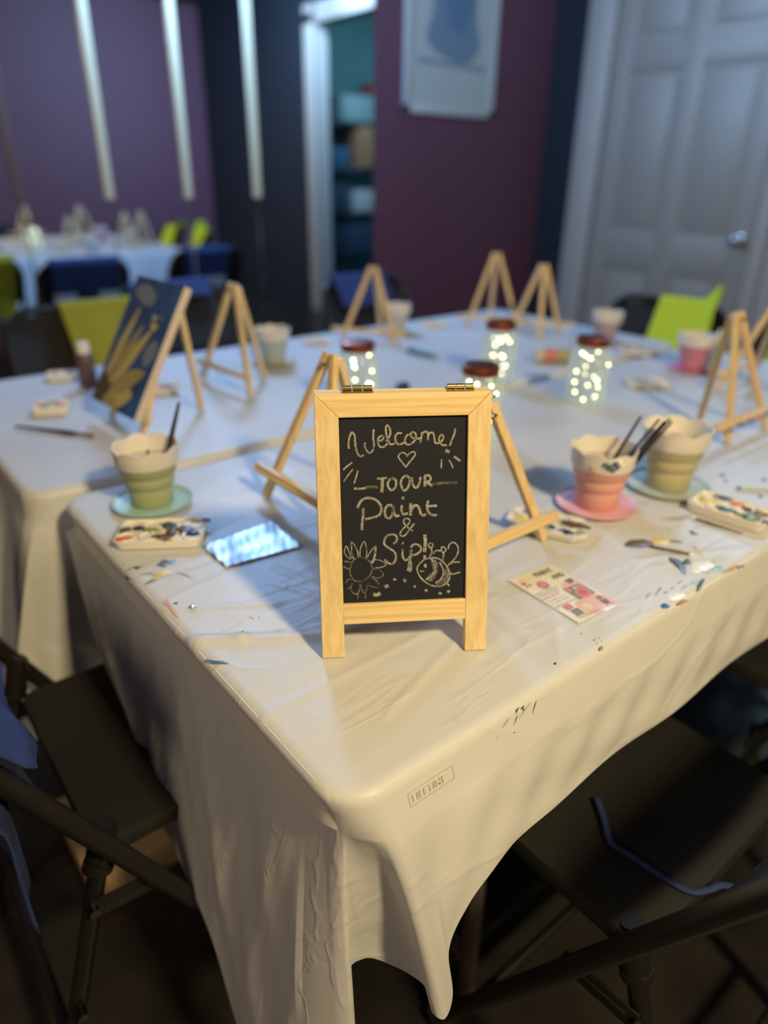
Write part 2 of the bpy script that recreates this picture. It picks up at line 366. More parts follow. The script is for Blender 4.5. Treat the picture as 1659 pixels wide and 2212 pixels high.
def keyfn(keys):
    def f(s):
        if s <= keys[0][0]: return Vector(keys[0][1:])
        for i in range(len(keys)-1):
            a, b = keys[i], keys[i+1]
            if s <= b[0]:
                t = (s-a[0])/(b[0]-a[0]); p0 = Vector(keys[i-1][1:]) if i > 0 else Vector(a[1:]); p3 = Vector(keys[i+2][1:]) if i+2 < len(keys) else Vector(b[1:])
                p1, p2 = Vector(a[1:]), Vector(b[1:])
                m1 = (p2-p0)/max(1e-6, (b[0]-(keys[i-1][0] if i > 0 else a[0])))*(b[0]-a[0]); m2 = (p3-p1)/max(1e-6, ((keys[i+2][0] if i+2 < len(keys) else b[0])-a[0]))*(b[0]-a[0])
                return p1*(2*t**3-3*t*t+1)+m1*(t**3-2*t*t+t)+p2*(-2*t**3+3*t*t)+m2*(t**3-t*t)
        return Vector(keys[-1][1:])
    return f
def cloth(x0, x1, y0, y1, ztop, hem, ss, K, R, label, rc=.045, bump=True):
    """ss: samples of s along left(y1->y0), front(x0->x1), right(y0->y1), back(x1->x0)"""
    W, D = x1-x0, y1-y0
    def tilt(n): return .002+(.009*max(0, -n.y)-.014*max(0, -n.x) if bump else 0)
    def edge(s):
        if s < D: p = Vector((x0, y1-s)); n = Vector((-1, 0))
        elif s < D+W: p = Vector((x0+s-D, y0)); n = Vector((0, -1))
        elif s < 2*D+W: p = Vector((x1, y0+s-D-W)); n = Vector((1, 0))
        else: p = Vector((x1-(s-2*D-W), y1)); n = Vector((0, 1))
        cx = min(max(p.x, x0+rc), x1-rc); cy = min(max(p.y, y0+rc), y1-rc)
        dv = p-Vector((cx, cy))
        if dv.length > 1e-9 and abs(dv.x) > 1e-9 and abs(dv.y) > 1e-9:
            n = dv.normalized(); p = Vector((cx, cy))+n*rc
        return p, n
    vs = []; fs = []; N = len(ss); rows = 0; ys = (y0+y1)/2; hw = D/2
    rad = .012
    E = [edge(s) for s in ss]
    fr = [0]+[i/K for i in range(1, K)]
    for t in fr:
        for (p, n) in E:
            q = p-n*rad; c = Vector((min(max(q.x, x0+hw), x1-hw), ys)); v = c+(q-c)*t
            vs.append((v.x, v.y, ztop+(zbump(v.x, v.y) if bump else 0)))
        rows += 1
    for a in (0, 30, 60, 90):
        for (p, n) in E:
            v = p-n*rad+n*rad*math.sin(math.radians(a)); e = zbump(v.x, v.y) if bump else 0
            vs.append((v.x, v.y, ztop-rad+rad*math.cos(math.radians(a))+e*(1 if a < 80 else .3)))
        rows += 1
    zb = ztop-.046
    for (p, n) in E: k_ = tilt(n); vs.append((p.x+n.x*k_*.5, p.y+n.y*k_*.5, ztop-.026))
    for (p, n) in E: k_ = tilt(n); vs.append((p.x+n.x*k_, p.y+n.y*k_, zb))
    rows += 2
    H = [hem(s) for s in ss]
    for j in range(1, R+1):
        t = j/R
        for (p, n), h, s in zip(E, H, ss):
            hx, hy, hz = h
            if hz > zb-.02: hz = zb-.02
            te = t+.0; a = Vector((p.x+n.x*tilt(n), p.y+n.y*tilt(n))); b = Vector((hx, hy))
            tt = t**.8
            v = a+(b-a)*tt; wv = ((.0016*math.sin(s*70+t*5)+(.004*math.sin(s*31-t*4)**3+.0022*math.sin(s*88+t*8)**3 if s < .7 else 0))*math.sin(t*PI)+.001*math.sin(s*23-t*9)*t) if bump else .006*math.sin(s*26+1.2*math.sin(t*4))*t
            v = v+n*wv
            vs.append((v.x, v.y, zb+(hz-zb)*t))
        rows += 1
    for i in range(rows-1):
        for k in range(N): fs.append((i*N+k, i*N+(k+1) % N, (i+1)*N+(k+1) % N, (i+1)*N+k))
    m = MB(); m.add(vs, fs); o = m.build('tablecloth', CLOTH, smooth=80)
    return tag(o, label, 'tablecloth')
D1, W1 = .775, 1.89
keys = [(0, .0, .765, .66), (.05, -.012, .70, .62), (.11, -.02, .62, .545), (.20, -.02, .535, .49), (.27, -.02, .475, .40), (.33, -.028, .42, .355), (.39, -.03, .38, .36), (.50, -.035, .26, .31), (.56, -.04, .20, .21),
        (.64, -.05, .11, .13), (.70, -.04, .045, .12), (.735, -.015, -.005, .12), (.750, .004, -.016, .13), (.760, .016, .0, .25), (.768, .016, .022, .46), (.776, .035, .022, .49), (.788, .07, .012, .455), (.798, .098, -.002, .415), (.806, .088, -.022, .43),
        (.813, .072, -.046, .452), (.822, .078, -.058, .452), (.835, .094, -.052, .465), (.855, .092, -.044, .53), (.88, .115, -.042, .57), (.915, .15, -.040, .592), (.95, .19, -.034, .60), (1.03, .26, -.03, .598), (1.15, .37, -.028, .603), (1.27, .49, -.03, .600), (1.42, .64, -.028, .604), (1.6, .83, -.03, .597), (1.9, 1.13, -.03, .60), (2.3, 1.53, -.03, .6), (D1+W1-.02, W1+.01, -.03, .56), (D1+W1+.03, W1+.03, .03, .56), (D1+W1+.1, W1+.03, .1, .6), (2*D1+W1, W1+.01, D1, .62), (2*D1+W1+.05, W1-.06, D1+.008, .66), (2*D1+2*W1, 0, D1+.008, .68)]
ss = []; s = 0.0; TOT = 2*(D1+W1)
while s < TOT:
    ss.append(s)
    s += .0015 if .70 < s < .92 else (.004 if s < 1.8 else .012)
cl1 = cloth(0, W1, 0, D1, ZT, keyfn(keys), ss, 90, 40, 'white plastic tablecloth on the nearer table, stained with paint by the edges')
D2, W2 = .782, 1.92
def hem2(s):
    x0, y0, y1, x1 = -.04, .805, .805+D2, -.04+W2
    if s < D2: # left side: folds
        y = y1-s; f = .03*math.sin(s*22)+.012*math.sin(s*51+1); return Vector((x0-.09+f, y-.02, .30+.05*math.sin(s*7)))
    if s < D2+.26: t = (s-D2)/.26; return Vector((x0-.12+.38*t, y0-.02+.012*math.sin(t*22), .28+.12*t))
    if s < D2+W2: return Vector((x0+s-D2, y0+.004, .64))
    if s < 2*D2+W2: y = y0+s-D2-W2; return Vector((x1+.03+.01*math.sin(s*30), y, .55))
    return Vector((x1-(s-2*D2-W2), y1+.03+.012*math.sin(s*26), .42+.03*math.sin(s*5)))
ss2 = []; s = 0.0
while s < 2*(D2+W2): ss2.append(s); s += .004 if s < D2+.1 else .01
cl2 = cloth(-.04, -.04+W2, .805, .805+D2, ZT, hem2, ss2, 50, 24, 'white plastic tablecloth on the farther table, drooping in folds at its left end', bump=False)
# raised maker's lettering of the table edge showing through the cloth
FAINT = mat('letter_through_cloth', (.64, .625, .585), .5)
lt = MB(); T = Matrix.Translation((.070, -.0073, ZT-.0268)) @ Matrix.Rotation(math.radians(71), 4, 'X')
text_mb(lt, 'LIFETIME', T, .0095, .0003, spacing=1.1)
for a, b in [((-.003, -.003), (.050, -.003)), ((.050, -.003), (.050, .010)), ((.050, .010), (-.003, .010)), ((-.003, .010), (-.003, -.003))]:
    lt.T = T; lt.ribbon([a, b], .0006); lt.T = Matrix()
lt.build('edge_lettering', FAINT, cl1, smooth=None)

# ------------------------------------------------------------------ sighting helper: pixel of the photograph -> point on a level surface
def ray(px, py):
    return (fw + r2*((px-829.5)/1503.5) - u2*((py-1106)/1503.5))
def at(px, py, z=.742):
    d = ray(px, py); c = Mx.translation; t = (z-c.z)/d.z; return c+d*t
def near_ray(px, py, p):
    d = ray(px, py).normalized(); c = Mx.translation; return c+d*((Vector(p)-c).dot(d))

# ------------------------------------------------------------------ paint stains on the nearer cloth
PC = {'teal': sc(84, 110, 122), 'brown': sc(104, 82, 62), 'char': sc(84, 84, 84), 'white': sc(240, 238, 230), 'yellow': sc(222, 200, 90), 'blue': sc(50, 110, 160), 'ochre': sc(190, 145, 80), 'mint': sc(150, 190, 180),
      'pink': sc(214, 180, 160), 'dark': sc(50, 52, 56), 'green': sc(120, 140, 90), 'grey': sc(160, 160, 160), 'navy': sc(34, 60, 110), 'orange': sc(222, 110, 50), 'dgreen': sc(40, 80, 60), 'red': sc(190, 60, 50), 'tan': sc(150, 118, 84), 'umber': sc(96, 74, 60), 'lgreen': sc(130, 155, 96)}
def pm(n): return mat('paint_'+n, PC[n], .35)
def stain(col, shapes, z=.7408):
    for shp in shapes:
        m = MB()
        pts = [at(x, y, z) for x, y in shp]
        c = sum(pts, Vector())/len(pts); zz = z+zbump(c.x, c.y)+.0006
        m.add([(p.x, p.y, ZT+zbump(p.x, p.y)+.0004) for p in pts]+[(c.x, c.y, zz)], [(i, (i+1) % len(pts), len(pts)) for i in range(len(pts))])
        m.build('paint_stain', pm(col), cl1, smooth=None)
def stroke(pts, w_):   # px polygon following a polyline
    L_ = []; R_ = []
    P = [Vector((x, y)) for x, y in pts]
    for i, p in enumerate(P):
        t = (P[min(i+1, len(P)-1)]-P[max(i-1, 0)]).normalized(); n = Vector((-t.y, t.x)); ww = w_*(.35 if i in (0, len(P)-1) else 1)/2
        L_.append(tuple(p+n*ww)); R_.append(tuple(p-n*ww))
    return L_+R_[::-1]
stain('teal', [stroke([(445, 1424), (462, 1430), (480, 1430), (494, 1433)], 7)])
stain('teal', [stroke([(338, 1222), (352, 1212), (372, 1214), (380, 1208)], 8), stroke([(344, 1222), (356, 1222), (366, 1214)], 6)])
stain('grey', [stroke([(272, 1232), (290, 1224), (310, 1222)], 4), stroke([(380, 1236), (400, 1240), (418, 1250)], 2.5), stroke([(300, 1240), (330, 1238), (352, 1246)], 3)])
stain('dark', [stroke([(270, 1240), (274, 1250), (284, 1252)], 3), stroke([(374, 1302), (380, 1305), (385, 1301)], 2.5), stroke([(286, 1226), (296, 1228), (304, 1224)], 3), blob(541, 1333, 1.5, 1, 1), blob(547, 1335, 1.5, 1, 2), blob(524, 1364, 1.8, 1.2, 3), blob(560, 1333, 1.3, 1, 4), blob(1199, 1433, 3, 2.2, 5)])
stain('yellow', [stroke([(326, 1252), (342, 1240), (358, 1236), (370, 1236)], 10)])
stain('green', [stroke([(313, 1261), (328, 1254), (340, 1250)], 6), stroke([(330, 1246), (345, 1238)], 4)])
stain('pink', [stroke([(352, 1302), (358, 1296), (366, 1308), (378, 1322), (388, 1334)], 10)])
stain('brown', [blob(1381, 1174, 30, 10, 8, irr=.15), stroke([(1395, 1178), (1420, 1184), (1440, 1188)], 6)])
stain('char', [stroke([(1445, 1206), (1462, 1214), (1474, 1224), (1480, 1240)], 16), stroke([(1470, 1218), (1486, 1212), (1492, 1216)], 14), stroke([(1510, 1276), (1512, 1258), (1522, 1250)], 12)])
stain('white', [blob(1518, 1222, 24, 12, 9), blob(1460, 1288, 20, 8, 10), blob(1506, 1232, 14, 6, 12)])
stain('ochre', [stroke([(1535, 1214), (1548, 1216)], 6), stroke([(1512, 1234), (1532, 1236)], 6), stroke([(1466, 1304), (1478, 1298), (1488, 1298)], 9), stroke([(1565, 1234), (1582, 1228), (1595, 1220)], 8), blob(1299, 1400, 4, 5, 13), blob(1284, 1383, 2, 2, 14), stroke([(1380, 1088), (1398, 1086)], 5)])
stain('blue', [blob(1437, 1308, 10, 5, 15), blob(1604, 1222, 4, 3, 16)])
stain('mint', [blob(1550, 1228, 14, 6, 17), stroke([(1494, 1258), (1508, 1260), (1516, 1250)], 8)])
stain('yellow', [blob(1428, 1168, 20, 8, 18), stroke([(1500, 1190), (1520, 1200)], 8)])
stain('dark', [stroke([(1436, 1168), (1456, 1168), (1476, 1171)], 4), stroke([(1498, 1180), (1505, 1186)], 3), stroke([(1394, 1293), (1400, 1284), (1406, 1280)], 1.5), stroke([(1415, 1288), (1424, 1272), (1430, 1268)], 2), stroke([(1432, 1281), (1444, 1277)], 2), stroke([(1448, 1272), (1456, 1268)], 2), stroke([(1462, 1260), (1474, 1254)], 2), stroke([(1472, 1272), (1484, 1262)], 1.6)])
stain('dark', [stroke([(1110, 1566), (1115, 1552), (1118, 1544)], 2.5), stroke([(1150, 1542), (1155, 1524), (1159, 1512)], 2.5), blob(1111, 1582, 1.6, 1.5, 3)])
stain('teal', [[(1124, 1530), (1132, 1522), (1132, 1536)]])
stain('dgreen', [stroke([(1490, 1146), (1498, 1152), (1508, 1154)], 8), blob(1560, 1026, 6, 3, 4), blob(1568, 1038, 4, 3, 5), blob(1643, 1072, 6, 3, 6), blob(1650, 1036, 6, 3, 7), blob(1415, 1064, 7, 4, 8), blob(1450, 1068, 12, 4, 9), blob(1240, 1158, 4, 3, 2)])
stain('grey', [stroke([(1430, 1120), (1470, 1122), (1496, 1112)], 3), stroke([(1500, 1140), (1520, 1136)], 4), stroke([(1440, 1140), (1448, 1144)], 3)])
stain('ochre', [stroke([(1252, 1368), (1258, 1370)], 2), blob(1290, 1390, 1.5, 1.2, 3), blob(1300, 1384, 1.5, 1.2, 3), blob(1294, 1378, 1.5, 1, 3)])
# a small wad of silver foil
b = MB(); p = at(417, 1311); b.ball((p.x, p.y, .7425), .0035, 2, (1.4, 1, .6)); o = b.build('foil_scrap', STEEL, smooth=None)
rr = random.Random(3)
for v in o.data.vertices: v.co += Vector([rr.uniform(-.0008, .0008) for _ in range(3)])
tag(o, 'tiny scrap of crumpled silver foil on the white cloth left of the sign', 'foil scrap')

# ------------------------------------------------------------------ the chalkboard sign
A0 = Vector((.1005, .1776)); B0 = Vector((.2505, .0810)); mid = (A0+B0)/2; SW = (B0-A0).length; SA = math.atan2((B0-A0).y, (B0-A0).x)
sign = thing('chalkboard_sign', 'small pine A-frame chalkboard sign reading Welcome to our Paint & Sip', 'sign', (mid.x, mid.y, .7415), SA)
TL = math.radians(13.0); SH = .279; TH = .0125
def leaf(tilt, flip):   # x along, y thickness, z up the leaf
    M = Matrix.Rotation(-tilt if not flip else tilt, 4, 'X')
    return M
apexv = Vector((0, math.sin(TL)*SH, math.cos(TL)*SH))
FL = Matrix.Rotation(-TL, 4, 'X')
st = .0238; hw_ = SW/2
def frame_leaf(T, y0, par, front=True):
    b = MB(); b.T = T
    for sx in (-1, 1): # stiles with mitred tops
        x0 = sx*hw_; x1 = sx*(hw_-st)
        poly = [(x0, 0), (x1, 0), (x1, SH-st), (x0, SH)]
        vs = [(x, y0, z) for x, z in poly]+[(x, y0+TH, z) for x, z in poly]
        b.add(vs, [(0, 1, 2, 3), (7, 6, 5, 4)]+[(i, (i+1) % 4, 4+(i+1) % 4, 4+i) for i in range(4)])
    st_o = b.build('stile', PINE, par, smooth=None)
    mod = st_o.modifiers.new('b', 'BEVEL'); mod.width = .0007; mod.segments = 2
    b = MB(); b.T = T; poly = [(-hw_+.0003, SH), (hw_-.0003, SH), (hw_-st, SH-st+.0003), (-hw_+st, SH-st+.0003)]
    vs = [(x, y0, z) for x, z in poly]+[(x, y0+TH, z) for x, z in poly]
    b.add(vs, [(0, 1, 2, 3), (7, 6, 5, 4)]+[(i, (i+1) % 4, 4+(i+1) % 4, 4+i) for i in range(4)])
    o = b.build('top_rail', PINEX, par, smooth=None); mod = o.modifiers.new('b', 'BEVEL'); mod.width = .0006; mod.segments = 2
    b = MB(); b.T = T; b.box((0, y0+TH/2-.0004, .0485), (SW-2*st, TH*.9, .0225), bev=.0007); b.build('bottom_rail', PINEX, par)
    b = MB(); b.T = T; b.box((0, y0+TH*.5, (.060+SH-st)/2), (SW-2*st+.004, .004, SH-st-.060+.004))
    return b.build('chalkboard', BLACKBOARD, par, smooth=None)
board = frame_leaf(FL, 0, sign)
RL = Matrix.Translation((0, math.sin(TL)*SH*2+.0275-.012, 0)) @ Matrix.Rotation(TL, 4, 'X')
frame_leaf(RL, -.012, sign)
# hinges on top
topz = math.cos(TL)*SH; topy = math.sin(TL)*SH
for x0, x1, dy in [(-.0615, -.030, .0), (.045, .073, .0)]:
    b = MB(); xm = (x0+x1)/2; L_ = (x1-x0)
    for k in range(3): xa = x0+L_*k/3+.0006; xb = x0+L_*(k+1)/3-.0006; b.tube([(xa, topy+.0130, topz+.0022), (xb, topy+.0130, topz+.0022)], .0026, 12)
    b.box((xm, topy+.0130, topz-.0006), (L_, .012, .0008)); b.build('hinge', BRASS, sign)
b = MB(); b.tube([(hw_-.0, .006+math.sin(TL)*.272, math.cos(TL)*.272), (hw_+.0035, .006+math.sin(TL)*.272, math.cos(TL)*.272)], .0012, 8); b.ball((hw_+.0038, .006+math.sin(TL)*.272, math.cos(TL)*.272), .0016); b.build('pin', BRASS, sign)
b = MB(); c = Vector((.0, .018, .034)); b.tube([c+Vector((.0045*math.cos(a), .001*a, .0045*math.sin(a))) for a in [i*.35 for i in range(19)]], .0007, 6); b.tube([c+Vector((0, 0, .0045)), c+Vector((0, -.004, .012))], .0007, 6); b.build('ring_hook', STEEL, sign)
# chalk: strokes traced on the board plane
CH_SRC = [(726.8, 919.8), (1006, 909.7), (1001.7, 1290.2), (741.9, 1302.6)]
bw = hw_-st; z1b, z0b = SH-st, .0598
hb = homography(CH_SRC, [(-bw, z1b), (bw, z1b), (bw, z0b), (-bw, z0b)])
hA = lambda p: hb(725+p[0]/5.82, 910+p[1]/5.82)
hB = lambda p: hb(725+p[0]/5.82, 1080+p[1]/5.82)
def chalk_mat(name, dens, col=(176, 174, 164)):
    m, nt, b = nodes(name); L = nt.links.new
    tc = nt.nodes.new('ShaderNodeTexCoord'); n = nt.nodes.new('ShaderNodeTexNoise'); n.inputs['Scale'].default_value = 1500; n.inputs['Detail'].default_value = 2
    n3 = nt.nodes.new('ShaderNodeTexNoise'); n3.inputs['Scale'].default_value = 160
    ad = nt.nodes.new('ShaderNodeMath'); ad.operation = 'MULTIPLY_ADD'; ad.inputs[1].default_value = .35
    r = nt.nodes.new('ShaderNodeValToRGB'); r.color_ramp.elements[0].position = dens-.10; r.color_ramp.elements[1].position = dens+.16
    r.color_ramp.elements[0].color = (*sc(44, 45, 46), 1); r.color_ramp.elements[1].color = (*sc(*col), 1)
    L(tc.outputs['Object'], n.inputs['Vector']); L(tc.outputs['Object'], n3.inputs['Vector']); L(n3.outputs['Fac'], ad.inputs[0]); L(n.outputs['Fac'], ad.inputs[2]); L(ad.outputs[0], r.inputs['Fac']); L(r.outputs['Color'], b.inputs['Base Color'])
    b.inputs['Roughness'].default_value = .95; b.inputs['Specular IOR Level'].default_value = .1
    return m
CHALK = chalk_mat('chalk', .62); CHALKF = chalk_mat('chalk_faint', .72, (150, 148, 140)); CHALKS = chalk_mat('chalk_shading', .70, (160, 156, 148))
YF = TH*.5-.002-.0002
def chalk(name, H, lines, wd, m, par=board, off=0):
    mb = MB()
    for k, ln in enumerate(lines):
        w_ = wd
        if isinstance(ln, tuple): ln, w_ = ln
        P = [H(p) for p in ln]; P = [(v.x, v.y) for v in spline([(a, b, 0) for a, b in P], 6)] if len(P) > 2 else P
        if len(P) == 2: P = [(P[0][0]+(P[1][0]-P[0][0])*i/6, P[0][1]+(P[1][1]-P[0][1])*i/6) for i in range(7)]
        mb.T = FL @ Matrix.Translation((0, YF-.00008*(k % 3)-off, 0)) @ Matrix.Rotation(PI/2, 4, 'X')
        mb.ribbon(P, w_)
    o = mb.build(name, m, None, smooth=None); o.parent = par; return o
WD = .0021
chalk('chalk_lettering', hA, [
    [(150, 430), (140, 390), (150, 300), (180, 232), (215, 270), (222, 350), (235, 430), (262, 500), (300, 522), (330, 500)], [(348, 350), (342, 390), (370, 450), (400, 478), (440, 450), (460, 380), (448, 290), (452, 190)],
    [(505, 330), (560, 320), (575, 280), (545, 268), (512, 300), (508, 360), (540, 402), (590, 395), (625, 360)],
    [(610, 340), (660, 250), (655, 180), (625, 140), (605, 165), (612, 250), (640, 330), (665, 368), (720, 362)],
    [(808, 232), (760, 232), (725, 270), (730, 330), (765, 368), (830, 350), (850, 320)],
    [(890, 240), (850, 290), (850, 345), (890, 370), (950, 340), (985, 280), (975, 230), (935, 220), (915, 250), (950, 290), (1010, 295), (1040, 290)],
    [(1060, 215), (1055, 260), (1040, 345)], [(1052, 270), (1075, 225), (1110, 205), (1135, 235), (1135, 315)], [(1137, 260), (1160, 222), (1200, 225), (1215, 270), (1222, 330), (1240, 352)],
    [(1240, 350), (1290, 340), (1330, 290), (1325, 250), (1295, 250), (1275, 290), (1290, 345), (1330, 372), (1375, 368)],
    [(1480, 165), (1470, 230), (1440, 300), (1412, 375)], ([(1392, 425), (1372, 462)], .005)], WD, CHALK)
chalk('chalk_heart', hA, [[(880, 520), (865, 490), (830, 468), (790, 478), (765, 515), (790, 560), (835, 610), (862, 640), (890, 600), (950, 530), (978, 485), (955, 455), (915, 470), (885, 500)]], .0016, CHALK)
chalk('chalk_rays', hA, [[(78, 685), (130, 640), (190, 595)], [(85, 828), (140, 750), (198, 672)], [(262, 690), (240, 770), (215, 850)], [(1308, 545), (1308, 600), (1305, 652)], [(1405, 552), (1435, 600), (1452, 648)], ([(1465, 508), (1510, 535), (1545, 562)], .0024)], .0017, CHALK)
chalk('chalk_lettering', hA, [[(500, 788), (560, 785), (632, 776)], ([(568, 785), (566, 860), (562, 955)], .0034), [(720, 790), (670, 790), (635, 840), (650, 900), (690, 925), (735, 880), (735, 810), (700, 780), (672, 790)],
    [(870, 745), (825, 770), (800, 830), (815, 900), (845, 930), (890, 890), (910, 820), (895, 765), (850, 745)], [(938, 765), (945, 830), (970, 885), (1005, 885), (1035, 830), (1045, 760)],
    ([(1100, 750), (1102, 810), (1098, 878)], .003), [(1092, 748), (1150, 742), (1175, 775), (1160, 805), (1120, 820)], ([(1125, 820), (1160, 845), (1198, 872)], .003), [(212, 908), (280, 912), (350, 905)]], .0025, CHALK)
chalk('chalk_underline', hA, [[(340, 905), (400, 892), (515, 888)], [(1190, 845), (1260, 840), (1330, 830), (1505, 828)]], .0030, CHALKF)
chalk('chalk_lettering', hB, [[(262, 155), (290, 90), (345, 40), (430, 35), (510, 70), (555, 140), (550, 210), (500, 255), (420, 275), (360, 290)], [(332, 155), (332, 240), (322, 330), (318, 420)],
    [(700, 140), (670, 115), (625, 130), (602, 190), (615, 255), (660, 275), (695, 230), (708, 160), (705, 130), (715, 200), (740, 248), (790, 235)], [(815, 115), (810, 180), (835, 225), (890, 212)], ([(808, 32), (842, 28)], .0032),
    ([(925, 90), (922, 160), (925, 240)], .0032), [(930, 190), (960, 130), (1000, 115), (1035, 160), (1050, 215), (1085, 238), (1120, 220)], [(1145, 55), (1130, 120), (1145, 190), (1190, 228), (1255, 232)], [(1115, 132), (1180, 122), (1255, 118)]], .0027, CHALK)
chalk('chalk_ampersand', hB, [[(955, 430), (900, 390), (850, 345), (838, 305), (865, 275), (905, 285), (912, 325), (870, 365), (815, 420), (795, 470), (825, 490), (865, 470), (920, 400), (972, 335)]], .0018, CHALK)
chalk('chalk_lettering', hB, [[(708, 585), (750, 550), (755, 500), (715, 472), (650, 478), (605, 520), (600, 585), (650, 630), (715, 670), (745, 720), (735, 790), (690, 825), (640, 805), (605, 770)], [(828, 645), (828, 720), (855, 775), (895, 765), (925, 720)], ([(822, 568), (838, 574)], .003),
    ([(935, 650), (930, 740), (910, 830), (900, 905)], .0028), ([(905, 915), (932, 900), (938, 830), (925, 760)], .002), [(930, 625), (960, 590), (1020, 590), (1058, 630), (1040, 680), (985, 710), (950, 712)], ([(1105, 468), (1112, 560), (1102, 680)], .0036), ([(1088, 738), (1118, 740)], .0042)], .0023, CHALK)
# sunflower
fl_ = [[(190+0, 850), (175, 900), (185, 960), (220, 1015), (290, 1035), (370, 1010), (430, 950), (450, 880), (430, 810), (370, 765), (290, 745), (225, 775), (190, 830), (185, 860)]]
fl_ += [[(180, 770), (120, 720), (105, 670), (128, 612), (165, 690), (190, 760)], [(222, 768), (195, 700), (192, 620), (190, 565), (235, 610), (268, 680), (278, 745)], [(300, 735), (300, 650), (348, 555), (378, 640), (380, 700), (372, 760)],
        [(385, 750), (440, 660), (490, 612)], ([(490, 615), (485, 700), (462, 795), (430, 800)], .0026), [(462, 780), (520, 775), (570, 790), (625, 830), (560, 865), (490, 870)], [(460, 882), (520, 885), (560, 915), (600, 942)], [(600, 945), (560, 985), (500, 990), (450, 975)],
        ([(450, 985), (500, 1020), (545, 1075)], .0026), [(400, 1050), (430, 1090), (525, 1108)], [(210, 1050), (190, 1110), (215, 1170), (270, 1180), (300, 1120), (300, 1060)], [(310, 1060), (320, 1120), (350, 1165), (385, 1130), (395, 1060)], [(375, 1150), (370, 1240)], [(275, 1180), (278, 1245)],
        [(120, 1050), (160, 1015), (205, 1005)], [(105, 795), (150, 800), (185, 805)], [(105, 850), (112, 872), (180, 882)], [(135, 1125), (190, 1105)]]
chalk('chalk_sunflower', hB, fl_, .0017, CHALKF); chalk('chalk_sunflower', hB, fl_[1:7], .0010, CHALK, off=.0001)
# bee
bee = [[(1180, 745), (1090, 775), (1020, 850), (1015, 910), (1060, 990), (1150, 1060), (1250, 1090), (1340, 1075), (1405, 1020), (1420, 960), (1400, 880), (1340, 800), (1270, 755), (1190, 745)], [(1165, 735), (1195, 680), (1185, 640), (1152, 600), (1170, 570), (1205, 580), (1200, 615), (1170, 625)],
       [(1205, 705), (1250, 660), (1310, 660), (1315, 620), (1350, 620), (1370, 650), (1340, 685), (1320, 670)], [(1345, 690), (1335, 740), (1328, 790)], [(1400, 640), (1410, 590), (1460, 560), (1510, 590), (1525, 660), (1500, 730), (1450, 790), (1400, 830)], [(1548, 800), (1490, 795), (1420, 820), (1388, 850), (1410, 910), (1450, 940), (1550, 918)],
       [(1045, 900), (1065, 912), (1100, 905)], [(1120, 1010), (1200, 960), (1240, 880), (1225, 810), (1180, 755)], [(1240, 1050), (1310, 1000), (1340, 920), (1320, 850), (1290, 800)], [(1390, 1055), (1415, 1085)], ([(1095, 842), (1130, 840)], .0042)]
chalk('chalk_bee', hB, bee, .0017, CHALK)
mb = MB(); mb.T = FL @ Matrix.Translation((0, YF+.00012, 0)) @ Matrix.Rotation(PI/2, 4, 'X')
for pl in [[(1185, 760), (1250, 780), (1275, 840), (1265, 930), (1225, 1000), (1180, 1030), (1120, 1000), (1180, 960), (1205, 890), (1195, 820)], [(1345, 860), (1390, 910), (1410, 980), (1370, 1040), (1310, 1070), (1240, 1065), (1300, 1020), (1345, 950)]]:
    P = [hB(p) for p in pl]; P = [(v.x, v.y) for v in spline([(a, b, 0) for a, b in P], 4, True)]
    cx = sum(p[0] for p in P)/len(P); cy = sum(p[1] for p in P)/len(P); n = len(P)
    mb.add([(a, b, 0) for a, b in P]+[(cx, cy, 0)], [(i, (i+1) % n, n) for i in range(n)])
o = mb.build('chalk_shading', CHALKS, None, smooth=None); o.parent = board
chalk('chalk_dashes', hB, [([(715, 1005), (750, 1015)], .0026), ([(845, 1005), (870, 1038)], .003), ([(978, 1080), (988, 1105)], .0024), ([(608, 1100), (655, 1080)], .0042), ([(465, 1185), (510, 1195), (560, 1172)], .0040), ([(1108, 1140), (1145, 1140)], .003), ([(1278, 1172), (1322, 1176)], .0026), ([(1395, 1165), (1415, 1135)], .003)], .003, CHALK)

# ------------------------------------------------------------------ laminated flyer
FA, FB, FC, FD = [at(*q) for q in [(1100, 1253), (1187, 1216), (1340, 1303), (1244, 1349)]]
fc = (FA+FB+FC+FD)/4; fr = ((FB-FA)+(FC-FD)).normalized(); fang = math.atan2(fr.y, fr.x); FW = .078; FH = .118
fly = thing('flyer', 'laminated Paint and Sip flyer with a pig painting, right of the sign', 'flyer', (fc.x, fc.y, .7416), fang)
hf = homography([(60, 345), (600, 118), (1600, 655), (1000, 948)], [(-FW/2+.002, FH/2-.002), (FW/2-.002, FH/2-.002), (FW/2-.002, -FH/2+.002), (-FW/2+.002, -FH/2+.002)])
fm = [mat('flyer_paper', sc(240, 236, 228), .25, coat=.3), mat('ink_black', sc(40, 38, 40), .4), mat('flyer_pink', sc(238, 190, 192), .25, coat=.3), mat('flyer_rose', sc(200, 70, 92), .3), mat('flyer_green', sc(50, 130, 108), .3), mat('pig_pink', sc(226, 110, 140), .3), mat('flyer_magenta', sc(205, 62, 120), .3), mat('flyer_orange', sc(208, 92, 60), .3), mat('flyer_cream', sc(236, 226, 196), .25, coat=.3), mat('pig_deep', sc(200, 70, 100), .3)]
b = MB()
b.box((0, 0, .0004), (FW-.004, FH-.004, .0006)); zl = [.0008]
